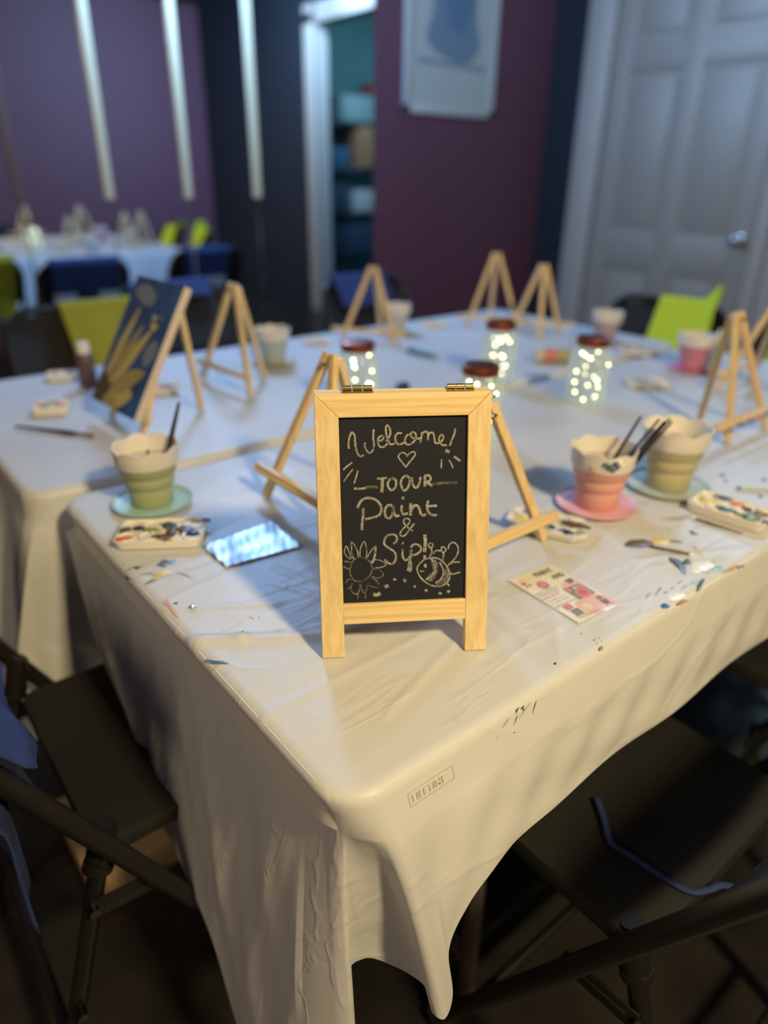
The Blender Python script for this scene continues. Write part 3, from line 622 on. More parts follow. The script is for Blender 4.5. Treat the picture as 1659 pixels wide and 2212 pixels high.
def fp(mi, pts, spl=False, hh=hf):
    zl[0] += .00002; P = [hh(*p) for p in pts]
    if spl: P = [(v.x, v.y) for v in spline([(a, c_, 0) for a, c_ in P], 4, True)]
    cx = sum(p[0] for p in P)/len(P); cy = sum(p[1] for p in P)/len(P); n = len(P); b.mi = mi
    b.add([(x, y, zl[0]) for x, y in P]+[(cx, cy, zl[0])], [(i, (i+1) % n, n) for i in range(n)])
fp(8, [(150, 300), (590, 125), (720, 200), (760, 400), (560, 480), (300, 470)])
fp(2, [(760, 400), (850, 340), (960, 320), (1070, 400), (1240, 520), (1400, 560), (1590, 655), (1420, 745), (1250, 815), (1110, 780), (950, 680), (1000, 600), (900, 540), (780, 470)], True)
fp(8, [(1045, 690), (1080, 660), (1150, 665), (1205, 700), (1200, 735), (1150, 745), (1080, 730)], True)
fp(4, [(775, 468), (965, 395), (1055, 395), (1250, 505), (1150, 560), (1020, 605)])
fp(5, [(1000, 450), (1080, 440), (1160, 480), (1195, 530), (1130, 580), (1040, 570), (950, 520), (960, 470)], True)
fp(5, [(1000, 400), (1010, 370), (1050, 385), (1080, 410), (1060, 430), (1030, 440)], True); fp(5, [(800, 470), (850, 455), (910, 470), (905, 495), (850, 500)], True)
fp(9, [(1000, 480), (1060, 465), (1130, 490), (1140, 525), (1080, 550), (1010, 525)], True)
fp(0, [(920, 450), (940, 420), (970, 440), (960, 465)]); fp(0, [(970, 430), (1000, 420), (1000, 445)])
for x, y in [(1030, 505), (1075, 492), (940, 478), (1025, 445)]: fp(1, [(x-9, y), (x, y-9), (x+9, y), (x, y+9)])
fp(1, [(1090, 522), (1130, 515), (1110, 530)])
fp(3, [(425, 385), (440, 365), (465, 355), (500, 358), (530, 365), (560, 372), (590, 395), (605, 425), (590, 445), (555, 458), (520, 460), (480, 450), (450, 430), (430, 410)])
fp(7, [(215, 385), (245, 375), (290, 385), (290, 405), (250, 418), (220, 405)], True); fp(9, [(270, 432), (345, 398), (368, 412), (290, 448)])
for a, c_ in [((168, 378), (250, 345)), ((168, 378), (180, 398)), ((250, 345), (265, 355))]: fp(7, [a, c_, (c_[0]+4, c_[1]+4), (a[0]+4, a[1]+4)])
fp(6, [(755, 705), (850, 665), (935, 725), (850, 770)]); fp(1, [(870, 775), (975, 730), (1085, 800), (980, 845)])
# little painter figure in a dress
fp(1, [(1260, 580), (1290, 560), (1340, 575), (1345, 595), (1300, 590), (1275, 605)], True); fp(5, [(1275, 600), (1320, 592), (1345, 602), (1310, 620)], True); fp(5, [(1330, 570), (1365, 562), (1370, 580), (1345, 585)])
fp(1, [(1310, 620), (1390, 595), (1470, 655), (1410, 680), (1345, 650)]); fp(5, [(1360, 625), (1378, 620), (1382, 635), (1366, 640)]); fp(1, [(1425, 695), (1445, 688), (1448, 703), (1430, 708)]); fp(1, [(1490, 665), (1520, 660), (1518, 675), (1495, 680)])
fp(5, [(1410, 680), (1425, 675), (1438, 692), (1425, 697)]); fp(5, [(1455, 655), (1470, 650), (1495, 665), (1485, 672)])
paper = b.build('print', fm, fly, smooth=None)
lb = MB(); zt = .0013
def ft(txt, p0, p1, hgt, mi=0, bold=0, hh=hf):
    a = Vector(hh(*p0)); c_ = Vector(hh(*p1)); d = c_-a; lb.mi = mi
    n0 = len(lb.v); text_mb(lb, txt, Matrix.Identity(4), 1, bold, z=0)
    xs = [v[0] for v in lb.v[n0:]]; w0 = max(xs)-min(xs); x0 = min(xs); sx = d.length/w0; an = math.atan2(d.y, d.x)
    for i in range(n0, len(lb.v)):
        x = (lb.v[i][0]-x0)*sx; y = lb.v[i][1]*hgt; lb.v[i] = (a.x+x*math.cos(an)-y*math.sin(an), a.y+x*math.sin(an)+y*math.cos(an), zt)
ft('PAINT', (430, 300), (665, 215), .0125, 0, .04); ft('AND', (665, 328), (825, 270), .0125, 0, .04); ft('SIP', (880, 388), (965, 345), .0125, 0, .04)
for i, tx in enumerate(['Join us for a fun & relaxing paint and', 'sip session at our craft studio, where', 'every age & ability can try painting', 'and have fun being creative.']):
    ft(tx, (400+i*18, 545+i*15), (712+i*8, 428+i*22), .0030)
ft('TUESDAY, JULY 15TH', (505, 630), (745, 528), .0045, 1, .02)
ft('AT 5:45-6:45PM - SLOT 1-5', (570, 662), (830, 548), .0036); ft('AT 7:15-8:15PM - SLOT 1-5', (622, 692), (880, 578), .0036); ft('£5, Refund for last 5 only', (672, 725), (990, 598), .0036); ft('Kit', (700, 742), (735, 726), .0036)
ft('Our', (470, 402), (515, 386), .0050, 2); ft('£5', (505, 434), (560, 412), .0055, 2)
ft('Book', (790, 715), (855, 690), .0036, 2); ft('now', (835, 745), (890, 722), .0036, 2)
for i in range(4): ft('Book your place now', (895+i*24, 790+i*14), (985+i*24, 752+i*15), .0026, 2)
ft('028 9145 2215', (985, 872), (1125, 815), .0040); ft('thepaintroom@paintandsip.com', (1020, 890), (1305, 765), .0032)
lb.build('lettering', [fm[1], fm[6], fm[0]], fly, smooth=None)
lam, nt, bb = nodes('clear_laminate'); bb.inputs['Roughness'].default_value = .08
tr = nt.nodes.new('ShaderNodeBsdfTransparent'); mx = nt.nodes.new('ShaderNodeMixShader'); mx.inputs[0].default_value = .10; bb.inputs['Base Color'].default_value = (.9, .9, .9, 1)
nt.links.new(tr.outputs[0], mx.inputs[1]); nt.links.new(bb.outputs[0], mx.inputs[2]); nt.links.new(mx.outputs[0], nt.nodes['Material Output'].inputs['Surface'])
MB().box((0, 0, .0016), (FW+.004, FH+.004, .0003), bev=.0001).build('laminate', lam, fly)

# laminated card with a wavy film, the lamp's glare stripes put into its colour
gm, nt, bb = nodes('glare_striped_film'); L = nt.links.new
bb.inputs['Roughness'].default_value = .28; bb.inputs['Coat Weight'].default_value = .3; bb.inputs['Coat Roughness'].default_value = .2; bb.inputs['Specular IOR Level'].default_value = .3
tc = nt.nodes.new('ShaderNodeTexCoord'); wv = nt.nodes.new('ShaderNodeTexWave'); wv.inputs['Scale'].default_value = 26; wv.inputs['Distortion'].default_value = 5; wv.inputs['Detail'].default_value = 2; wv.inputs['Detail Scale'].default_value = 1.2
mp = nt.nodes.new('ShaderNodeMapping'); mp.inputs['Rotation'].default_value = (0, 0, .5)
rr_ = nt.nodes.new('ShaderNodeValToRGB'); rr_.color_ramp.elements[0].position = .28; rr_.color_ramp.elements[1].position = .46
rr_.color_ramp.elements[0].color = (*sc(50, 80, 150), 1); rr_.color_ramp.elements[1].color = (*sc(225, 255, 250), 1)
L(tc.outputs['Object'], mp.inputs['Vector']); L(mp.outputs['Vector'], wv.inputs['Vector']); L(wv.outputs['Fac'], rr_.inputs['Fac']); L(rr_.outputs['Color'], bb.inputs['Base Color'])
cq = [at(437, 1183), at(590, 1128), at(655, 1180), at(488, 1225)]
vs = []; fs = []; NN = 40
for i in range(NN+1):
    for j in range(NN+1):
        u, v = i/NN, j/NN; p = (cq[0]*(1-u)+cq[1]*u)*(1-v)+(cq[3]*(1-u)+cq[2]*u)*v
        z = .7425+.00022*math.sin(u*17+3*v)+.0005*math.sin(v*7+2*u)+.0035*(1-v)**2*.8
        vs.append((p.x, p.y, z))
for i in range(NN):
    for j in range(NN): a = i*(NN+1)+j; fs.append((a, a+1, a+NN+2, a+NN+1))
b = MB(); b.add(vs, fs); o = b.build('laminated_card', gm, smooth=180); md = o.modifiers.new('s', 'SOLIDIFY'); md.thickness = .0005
tag(o, 'shiny laminated card, pale glare stripes painted in its colour, left of the sign', 'card')

# ------------------------------------------------------------------ easels
def make_easel(name, label, loc, rz, sp=.17, h=.235, lean=.075, back=.11, ledge=.22, lz=.045, group='small wooden easels', pm_=None):
    t = thing('tabletop_easel', label, 'easel', (*loc, .7415), rz, group); m = pm_ or PINEE
    for sx in (-1, 1): MB().bar((sx*sp/2, .006, 0.002), (sx*.007, lean, h), .0135, .010, (1, 0, 0)).build('front_leg', m, t)
    MB().bar((0, lean+back-.02, .002), (0, lean+.012, h-.008), .0135, .010, (1, 0, 0)).build('rear_leg', m, t)
    yl = .006+lean*lz/h
    b = MB(); b.box((0, yl-.010, lz), (ledge, .011, .012), bev=.0008); b.box((0, yl-.0175, lz-.003), (ledge, .005, .004)); b.build('ledge', wood('ledge_pine', sc(232, 208, 158), sc(212, 180, 130), 'X'), t)
    b = MB(); b.tube([(0, lean-.012, h-.012), (0, lean+.022, h-.012)], .0022, 8); b.ball((0, lean-.013, h-.012), .0042, 2, (1.6, .6, .8)); b.build('wing_bolt', BRASS, t)
    return t
HP = -PI/2
make_easel('', 'wooden easel at the left end of the far table holding the painted canvas', (.205, 1.045), HP+.06, .15, .245, .135, .06, .19, .035)
make_easel('', 'empty wooden easel just right of the painted canvas', (.50, 1.19), HP+.1, .21, .235, .05, .09, .22)
make_easel('', 'empty wooden easel behind the leftmost glowing jar, before the doorway reflection', (1.10, 1.40), -1.0, .17, .215, .05, .10, .24, .03)
make_easel('', 'empty wooden easel at the far edge, left of the far pair', (1.585, 1.33), -.75, .17, .235, .05, .10, .24, .03)
make_easel('', 'empty wooden easel at the far right of the far pair, before the black wall', (1.63, 1.18), PI-.75, .16, .22, .05, .09, .24, .03)
make_easel('', 'wooden easel on the right with its ledge crusted in paint', (1.17, .237), -.02, .15, .235, .08, .05, .26, .045)
make_easel('', 'wooden easel cut off by the right edge of the view', (1.535, .46), PI, .17, .235, .07, .09, .22)
make_easel('', 'wooden easel directly behind the sign on its left, seen side on', (.255, .49), HP, .17, .235, .08, .10, .23, .045)
make_easel('', 'wooden easel directly behind the sign on its right, ledge towards the front', (.412, .205), 0, .18, .205, .05, .09, .22, .035)
# paint crust on one ledge
b = MB()
for i, (c_, x) in enumerate([(0, -.09), (1, -.05), (2, -.02), (3, .02), (1, .05), (0, .09)]):
    b.mi = c_; b.ball((1.17+x, .2230, .7935), .006, 2, (2.6, .9, .4))
o = b.build('dried_paint', [pm('dark'), pm('dgreen'), pm('orange'), pm('blue')]); easel6 = [x for x in bpy.data.objects if x.get('label', '').startswith('wooden easel on the right')][0]
o.parent = easel6; bpy.context.view_layer.update(); o.matrix_parent_inverse = easel6.matrix_world.inverted()

# ------------------------------------------------------------------ the painted canvas
cv = thing('painted_canvas', 'canvas painted with a sunflower and a bee on blue, on the left easel', 'canvas', (.186, 1.040, .785), HP+.06)
TLc = Matrix.Rotation(-math.radians(30), 4, 'X'); CWd, CHt = .20, .268
b = MB(); b.T = TLc @ Matrix.Translation((0, 0, 0)); b.box((0, .008, CHt/2), (CWd, .016, CHt), bev=.0015)
b.build('stretched_canvas', mat('canvas_edge', sc(214, 200, 186), .8, noise=.15, nscale=120), cv)
b = MB(); b.T = TLc @ Matrix.Translation((-CWd/2, -.0003, 0)) @ Matrix.Rotation(PI/2, 4, 'X') 
def cp(mi, pts, z=0, spl=True):
    P = [(x*CWd, (1-y)*CHt) for x, y in pts]
    if spl: P = [(v.x, v.y) for v in spline([(a, c_, 0) for a, c_ in P], 4, True)]
    P = [(min(max(a, 0), CWd), min(max(c_, 0), CHt)) for a, c_ in P]
    cx = sum(p[0] for p in P)/len(P); cy = sum(p[1] for p in P)/len(P); n = len(P); b.mi = mi
    b.add([(x, y, z) for x, y in P]+[(cx, cy, z)], [(i, (i+1) % n, n) for i in range(n)])
cp(0, [(0, 0), (1, 0), (1, 1), (0, 1)], 0, False)
cp(1, [(.08, .1), (.3, .05), (.55, .12), (.5, .2), (.25, .18)], .0002); cp(1, [(.72, .5), (.85, .42), (.95, .5), (.85, .62), (.75, .6)], .0002)
for x, y, x2, y2, w_, mi in [(.10, .85, .32, .22, .10, 2), (.18, .86, .52, .34, .09, 3), (.25, .85, .72, .36, .11, 2), (.3, .88, .88, .66, .12, 3), (.25, .95, .8, .85, .14, 2), (.2, .95, .6, .99, .1, 3)]:
    d = Vector((x2-x, y2-y)); n = Vector((-d.y, d.x)).normalized()*w_; pts = [(x, y), (x+d.x*.4+n.x*.7, y+d.y*.4+n.y*.7), (x+d.x*.75+n.x*.5, y+d.y*.75+n.y*.5), (x2, y2), (x+d.x*.75-n.x*.5, y+d.y*.75-n.y*.5), (x+d.x*.4-n.x*.7, y+d.y*.4-n.y*.7)]
    cp(mi, pts, .0003+.0001*mi)
cp(4, blob(.08, .90, .2, .13, 3), .0006, False)
cp(2, blob(.72, .33, .06, .04, 3), .0004, False); cp(5, blob(.75, .28, .035, .035, 4), .0005, False); cp(6, blob(.80, .26, .014, .014, 4), .0006, False); cp(6, blob(.68, .27, .05, .02, 8), .0004, False)
b.build('painting', [mat('canvas_blue', sc(44, 92, 165), .55, dcol=sc(30, 62, 124), nscale=22), mat('canvas_cloud', sc(120, 136, 160), .6), mat('petal_light', sc(196, 184, 120), .6), mat('petal_dark', sc(168, 156, 100), .6), mat('flower_heart', sc(88, 72, 66), .7), mat('bee_dark', sc(40, 50, 60), .6), mat('bee_wing', sc(200, 206, 210), .4)], cv, smooth=None)

# ------------------------------------------------------------------ jars of fairy lights
GLASS, nt, bb = nodes('jar_glass'); bb.inputs['Roughness'].default_value = .06; bb.inputs['Base Color'].default_value = (.88, .92, .94, 1); bb.inputs['Specular IOR Level'].default_value = .9
tr = nt.nodes.new('ShaderNodeBsdfTransparent'); tr.inputs[0].default_value = (.93, .97, .96, 1); lw = nt.nodes.new('ShaderNodeLayerWeight'); lw.inputs['Blend'].default_value = .35
mr = nt.nodes.new('ShaderNodeMapRange'); mr.inputs['To Min'].default_value = .07; mr.inputs['To Max'].default_value = .45; mx = nt.nodes.new('ShaderNodeMixShader')
nt.links.new(lw.outputs['Facing'], mr.inputs['Value']); nt.links.new(mr.outputs[0], mx.inputs[0]); nt.links.new(tr.outputs[0], mx.inputs[1]); nt.links.new(bb.outputs[0], mx.inputs[2]); nt.links.new(mx.outputs[0], nt.nodes['Material Output'].inputs['Surface'])
BULB = mat('fairy_bulb', (1, .95, .7), .4, emit=(1.0, .92, .52), es=20)
WIRE = mat('silver_wire', (.6, .58, .5), .3, 1)
bulb_me = None
def make_jar(label, p, seed):
    global bulb_me
    t = thing('glass_jar', label, 'jar', (p[0], p[1], .7415), 0, 'jars of fairy lights')
    pr = [(0, .001), (.036, .0), (.043, .004), (.0455, .012), (.0455, .100), (.043, .116), (.035, .127), (.0325, .130), (.0325, .138), (.030, .138), (.030, .128), (.041, .114), (.043, .1), (.043, .012), (.036, .005), (0, .005)]
    MB().lathe(pr, 36).build('jar_body', GLASS, t, smooth=60)
    MB().lathe([(0, .1505), (.028, .1505), (.0325, .150), (.0355, .1485), (.0360, .146), (.0360, .133), (.0350, .132), (.0345, .1315)], 48, lambda r, z, a, i: (r*(1+(.010 if .131 < z < .147 else 0)*(math.cos(a*40) > 0)), z)).build('lid', COPPER, t)
    rnd = random.Random(seed); pts = []
    for i in range(46):
        rr = rnd.uniform(.020, .040)*(1 if ((i*7) % 46) < 38 else .7); a = i*2.4+rnd.uniform(-.5, .5); pts.append((rr*math.cos(a), rr*math.sin(a), .012+.112*((i*7) % 46)/46*rnd.uniform(.9, 1.05)))
    wire = MB().tube(spline(pts, 4), .0004, 5).build('light_wire', WIRE, t)
    if bulb_me is None: bulb_me = MB().ball((0, 0, 0), .0021, 2).mesh('fairy_bulb', BULB, 180)
    for p_ in pts[::3]:
        o = bpy.data.objects.new('fairy_bulb', bulb_me); COL.objects.link(o); o.parent = wire; o.location = p_
    return t
def topat(px, py, h): q = at(px, py, .7415+h); return (q.x, q.y)
make_jar('jar of fairy lights left of the sign top, before the leftmost far easel', topat(773, 737, .15), 1)
make_jar('jar of fairy lights at the back centre, behind the front middle jar', topat(1083, 693, .15), 2)
make_jar('jar of fairy lights partly hidden by the right side of the sign top', topat(1040, 786, .15), 3)
make_jar('jar of fairy lights on the right, nearest the pale wells palette', topat(1283, 727, .15), 4)

# ------------------------------------------------------------------ water pots
def make_pot(label, p, col, scol, s=1.0, rz=0, water=None, group='collapsible water pots', crust=None, rimc=None, saucer=True):
    t = thing('water_pot', label, 'pot', (p[0], p[1], .7415), rz, group)
    body = mat('silicone'+str(col), sc(*col), .55); sm = mat('saucer'+str(scol), sc(*scol), .4)
    z0 = .004
    pr = [(0, z0), (.031, z0), (.0328, z0+.002), (.0342, z0+.026), (.0336, z0+.0285), (.0345, z0+.0305), (.0372, z0+.033), (.0385, z0+.046), (.0378, z0+.0485), (.0388, z0+.0505), (.0418, z0+.053), (.0440, z0+.064), (.0455, z0+.067), (.0440, z0+.067), (.041, z0+.062), (.036, z0+.05), (.031, z0+.03), (.030, z0+.006), (0, z0+.006)]
    b = MB(); b.T = Matrix.Scale(s, 4); b.lathe(pr, 48); b.build('pot_body', body, t, smooth=50)
    def sca(r, z, a, i): return (r, z+(.0055*abs(math.sin(a*4))*(1 if z > z0+.078 else 0)))
    b = MB(); b.T = Matrix.Scale(s, 4); b.lathe([(.0462, z0+.0665), (.0475, z0+.069), (.0480, z0+.080), (.0500, z0+.092), (.0480, z0+.092), (.0455, z0+.080), (.0445, z0+.069)], 96, sca); b.build('scalloped_rim', rimc or CREAM, t, smooth=50)
    if saucer:
        b = MB(); b.T = Matrix.Scale(s, 4); b.lathe([(0, .0005), (.05, .0005), (.060, .003), (.0625, .007), (.0615, .0078), (.058, .0045), (.048, .003), (0, .003)], 56); b.build('saucer', sm, t, smooth=50)
    if water:
        b = MB(); b.T = Matrix.Scale(s, 4); b.lathe([(0, z0+.060), (.0405, z0+.060)], 48); b.build('water', mat('water'+str(water), sc(*water), .1, coat=.5), t)
    if crust:
        b = MB(); rnd = random.Random(4)
        for a, zz, m_, sz in crust: b.mi = m_; b.ball((.0485*math.cos(a)*s, .0485*math.sin(a)*s, (z0+zz)*s), .005*sz, 2, (1, 1, .8)); b.ball((.0475*math.cos(a+.1)*s, .0475*math.sin(a+.1)*s, (z0+zz-.006)*s), .0045*sz, 2, (1, 1, 1))
        b.build('dried_paint', [pm('teal'), pm('ochre'), pm('white'), pm('navy')], t)
    return t
c = at(330, 1084, .744); PG = make_pot('green collapsible water pot on a pale blue saucer with two brushes', (c.x, c.y), (166, 174, 132), (170, 208, 208), .98, .3, (168, 184, 120))
c = at(1287, 1089, .744); vwd = math.atan2(Mx.translation.y-c.y, Mx.translation.x-c.x)
PP = make_pot('pink collapsible water pot full of brushes on a pink saucer', (c.x, c.y), (222, 164, 152), (230, 180, 198), 1.0, .8, (190, 120, 96), crust=[(vwd-.8+.25, .082, 0, 1.0), (vwd-.8+.38, .086, 3, .8), (vwd-.8+.1, .084, 0, .9), (vwd-.8+.5, .09, 2, .8), (vwd-.8-.3, .075, 1, .7)])
c = at(1440, 1048, .744); make_pot('grey green collapsible water pot on a pale saucer behind the pink pot', (c.x, c.y), (186, 178, 140), (176, 190, 186), 1.08, .2, (170, 172, 150))
c = at(592, 783, .744); make_pot('pale blue collapsible water pot between the two left easels and the jars', (c.x, c.y), (176, 190, 192), (196, 182, 150), .95, 0, (120, 130, 140))
c = at(857, 716, .744); make_pot('pale grey collapsible water pot behind the jars, nearest the doorway reflection', (c.x, c.y), (196, 196, 194), (190, 180, 160), .9, .4, (120, 120, 130))
c = at(1305, 738, .744); make_pot('mauve water pot behind the right jar', (c.x, c.y), (176, 160, 168), (186, 190, 200), .95, .2, (140, 130, 140))
c = at(1492, 796, .744); make_pot('rose pink collapsible water pot on a pink saucer at the far right', (c.x, c.y), (200, 130, 150), (226, 140, 180), .95, .6, (190, 150, 160))

# ------------------------------------------------------------------ brushes
def brush(label, a, b_, r=.0028, handle=BRUSHB, flip=False, fr=.12, br=.10, group=None, bm_=None):
    """a = handle end, b_ = bristle end"""
    a = Vector(a); b_ = Vector(b_); L_ = (b_-a).length
    t = thing('paintbrush', label, 'paintbrush', a, 0, group); q = (b_-a).normalized().to_track_quat('Z', 'Y'); t.rotation_euler = q.to_euler()
    h1 = L_*(1-fr-br)
    MB().tube([(0, 0, 0), (0, 0, .003), (0, 0, h1*.6), (0, 0, h1*.85), (0, 0, h1)], [r*.45, r*.6, r*.95, r*1.25, r*.95], 10).build('handle', handle, t)
    MB().tube([(0, 0, h1), (0, 0, h1+L_*fr)], [r*1.0, r*1.0], 10).build('ferrule', STEEL if handle is BRUSHB else handle, t)
    MB().tube([(0, 0, h1+L_*fr), (0, 0, h1+L_*fr+L_*br*.5), (0, 0, L_)], [r*.95, r*1.1, r*.15], 10).build('bristles', bm_ or BRIST, t)
    return t
c = PG.location; s0 = c+Vector((.012, .0, .03)); e = near_ray(387, 869, s0); brush('tall black paintbrush standing in the green pot', e, c+Vector((.004, -.012, .012)), .0045, group='brushes in the green pot')
s0 = c+Vector((-.012, -.01, .03)); e = near_ray(319, 971, s0); brush('short black paintbrush standing in the green pot', e, c+Vector((-.008, -.012, .012)), .0032, group='brushes in the green pot')
c = PP.location; k = 0
for (px, py, lab) in [(1385, 899, 'leftmost'), (1425, 905, 'second from the left'), (1436, 910, 'middle'), (1447, 904, 'second from the right'), (1452, 910, 'rightmost')]:
    s0 = c+Vector((-.010+.004*k, .010-.006*k, .03)); q = near_ray(px, py, s0); q = q+(q-s0)*.0
    brush(lab+' of the five black paintbrushes standing in the pink pot', q, c+Vector((-.014+.003*k, .004-.004*k, .014)), .0030, group='brushes in the pink pot'); k += 1
brush('black handled paintbrush lying alone at the left end of the far table', at(32, 920, .746), at(206, 942, .745), .0040)
brush('slim wooden paintbrush lying by the brown paint spill, painted tip outward', at(1402, 1178, .745), at(1499, 1199, .744), .0020, mat('worn_wood', sc(120, 96, 66), .6), bm_=pm('white'))
brush('slim wooden paintbrush lying in front of the right palette', at(1606, 1152, .745), at(1492, 1117, .744), .0020, mat('worn_wood', sc(120, 96, 66), .6), bm_=pm('white'))
brush('pale green handled paintbrush lying behind the right palette', at(1690, 1060, .746), at(1590, 1054, .745), .0026, mat('pale_green', sc(186, 190, 140), .5), bm_=pm('dark'))

# ------------------------------------------------------------------ palettes
TRAY = mat('palette_plastic', sc(232, 228, 220), .35)
def palette(label, pa, pb, depth, blobs, nx=5, ny=2, h=.012, hexa=False, wear=None, tray=None, group=None):
    a = at(*pa, .752); b_ = at(*pb, .752); d = b_-a; W = d.length; ang = math.atan2(d.y, d.x); mid = (a+b_)/2
    t = thing('paint_palette', label, 'palette', (mid.x, mid.y, .7415), ang, group); b = MB()
    r = .012 if not hexa else .026; poly = []
    for cx, cy, a0 in [(W/2-r, depth-r, 0), (-W/2+r, depth-r, 90), (-W/2+r, r, 180), (W/2-r, r, 270)]:
        for k in range(5 if not hexa else 2): an = math.radians(a0+(22.5*k if not hexa else 15+60*k)); poly.append((cx+r*math.cos(an), cy+r*math.sin(an)))
    def ring(sc_, z): return [(x*sc_[0], depth/2+(y-depth/2)*sc_[1], z) for x, y in poly]
    n = len(poly); R = [ring((.95, .93), 0.0005), ring((1, 1), h), ring((.97, .95), h+.001), ring((.96, .93), h-.002)]; vs = sum(R, [])
    fs = [(i*n+k, i*n+(k+1) % n, (i+1)*n+(k+1) % n, (i+1)*n+k) for i in range(3) for k in range(n)]+[tuple(3*n+k for k in range(n))]
    b.add(vs, fs)
    wx = W/nx; wy = depth/ny
    for i in range(nx):
        for j in range(ny):
            c_ = (-W/2+wx*(i+.5)*.96+W*.02, wy*(j+.5)*.94+depth*.03, h-.0015); rr = min(wx, wy)*.42
            b.lathe([(rr*.85, 0), (rr*.9, .002), (rr, .0022), (rr*1.05, 0)], 18, c=c_)
    b.build('tray', tray or TRAY, t, smooth=40)
    b = MB(); names = []
    for u, v, ru, rv, cn, sd in blobs:
        if cn not in names: names.append(cn)
        b.mi = names.index(cn); pl = blob(-W/2+u*W, v*depth, ru*W, rv*depth, sd, irr=.25); m_ = len(pl); z = h+.0006
        cx = sum(p[0] for p in pl)/m_; cy = sum(p[1] for p in pl)/m_
        b.add([(x, y, z-.0016) for x, y in pl]+[(cx+(x-cx)*.7, cy+(y-cy)*.7, z+.0006) for x, y in pl]+[(cx, cy, z+.001)], [(i, (i+1) % m_, m_+(i+1) % m_, m_+i) for i in range(m_)]+[(m_+i, m_+(i+1) % m_, 2*m_) for i in range(m_)])
    b.build('paint', [pm(x) for x in names], t, smooth=60)
    return t
palette('palette of brown, green and navy paints in front of the green pot', (239, 1176), (436, 1170), .072, [(.12, .18, .09, .1, 'orange', 1), (.08, .55, .08, .12, 'char', 2), (.22, .62, .07, .1, 'dark', 3), (.38, .52, .09, .12, 'lgreen', 4), (.56, .72, .11, .14, 'dgreen', 5), (.62, .45, .08, .22, 'umber', 6), (.76, .5, .10, .2, 'umber', 7), (.52, .24, .10, .1, 'brown', 8), (.86, .36, .08, .14, 'navy', 9), (.60, .06, .09, .06, 'umber', 10), (.85, .92, .11, .1, 'ochre', 11), (.97, .9, .06, .1, 'brown', 12)], 4, 2)
palette('large palette of yellow, orange and green paints at the right edge', (1478, 1088), (1650, 1143), .070, [(.18, .45, .12, .16, 'yellow', 1), (.30, .85, .14, .09, 'navy', 2), (.52, .75, .09, .14, 'orange', 3), (.48, .28, .15, .13, 'dgreen', 4), (.66, .65, .07, .1, 'umber', 5), (.78, .3, .14, .2, 'green', 6), (.83, .65, .1, .14, 'tan', 7), (.74, .2, .08, .1, 'dgreen', 8), (.96, .25, .05, .14, 'teal', 9)], 5, 2, .014)
palette('angular palette with blue, yellow and brown paint behind the right sign easel', (1082, 1128), (1268, 1168), .072, [(.17, .42, .09, .15, 'yellow', 1), (.24, .8, .10, .12, 'navy', 2), (.42, .85, .05, .08, 'red', 3), (.78, .62, .17, .15, 'brown', 4), (.74, .22, .10, .08, 'navy', 5), (.88, .3, .06, .12, 'grey', 6), (.55, .3, .05, .1, 'dgreen', 7)], 4, 2, .010, True, tray=WHITEP)
palette('small palette with red and orange dabs at the far left', (63, 890), (146, 886), .06, [(.2, .6, .14, .16, 'red', 1), (.5, .7, .2, .14, 'dark', 2), (.75, .45, .14, .15, 'orange', 3), (.35, .3, .1, .1, 'blue', 4)], 3, 2, .016)
palette('grey palette behind the brown paint bottle', (97, 817), (170, 812), .06, [(.3, .5, .15, .16, 'grey', 1), (.7, .5, .14, .15, 'tan', 2)], 3, 2)
palette('palette behind the painted canvas, beside its rear easel leg', (330, 846), (388, 842), .06, [(.3, .5, .16, .18, 'red', 1), (.7, .6, .16, .14, 'dgreen', 2), (.5, .3, .14, .14, 'tan', 3)], 3, 2)
palette('pale palette with eight clean wells right of the right jar', (1358, 830), (1452, 832), .06, [(.5, .5, .05, .06, 'grey', 1)], 4, 2, tray=WHITEP)
palette('dark stained palette behind the pale wells palette', (1342, 760), (1424, 762), .06, [(.25, .5, .14, .16, 'dark', 1), (.6, .6, .16, .2, 'char', 2), (.8, .4, .1, .2, 'tan', 3)], 3, 2)
palette('small palette at the far edge left of the far easel pair', (908, 702), (968, 700), .05, [(.4, .5, .16, .18, 'tan', 1), (.7, .5, .14, .16, 'grey', 2)], 3, 2)
palette('small palette beside the ledge of the easel behind the leftmost jar', (655, 738), (712, 738), .05, [(.4, .5, .16, .18, 'grey', 1), (.7, .5, .14, .16, 'tan', 2)], 3, 2)

# ------------------------------------------------------------------ bottles and small things
c = at(193, 832, .742); bt = thing('paint_bottle', 'brown squeeze paint bottle with a white cap at the left', 'bottle', (c.x, c.y, .7415))
MB().lathe([(0, 0), (.019, 0), (.021, .003), (.021, .03), (.018, .045), (.021, .062), (.019, .074), (.011, .079), (.010, .084), (0, .084)], 28).build('bottle_body', mat('brown_paint', sc(96, 74, 68), .3), bt, smooth=60)
MB().lathe([(.014, .078), (.0145, .08), (.0145, .102), (.013, .104), (0, .104)], 28).build('cap', WHITEP, bt)
c = at(1537, 800, .742); bt = thing('glue_bottle', 'small white bottle with a pointed nozzle behind the rose pink pot', 'bottle', (c.x, c.y, .7415))
MB().lathe([(0, 0), (.017, 0), (.018, .003), (.018, .06), (.010, .072), (0, .072)], 24).build('bottle_body', mat('white_bottle', sc(196, 214, 216), .35), bt, smooth=60)
MB().lathe([(.009, .07), (.009, .085), (.003, .110), (0, .112)], 20).build('nozzle', WHITEP, bt)
a = at(872, 752, .75); b_ = at(958, 774, .75); d = (b_-a); t = thing('paint_tube', 'blue and white paint tube lying behind the jars', 'paint tube', a); t.rotation_euler = d.normalized().to_track_quat('Z', 'Y').to_euler(); LL = min(d.length, .14)
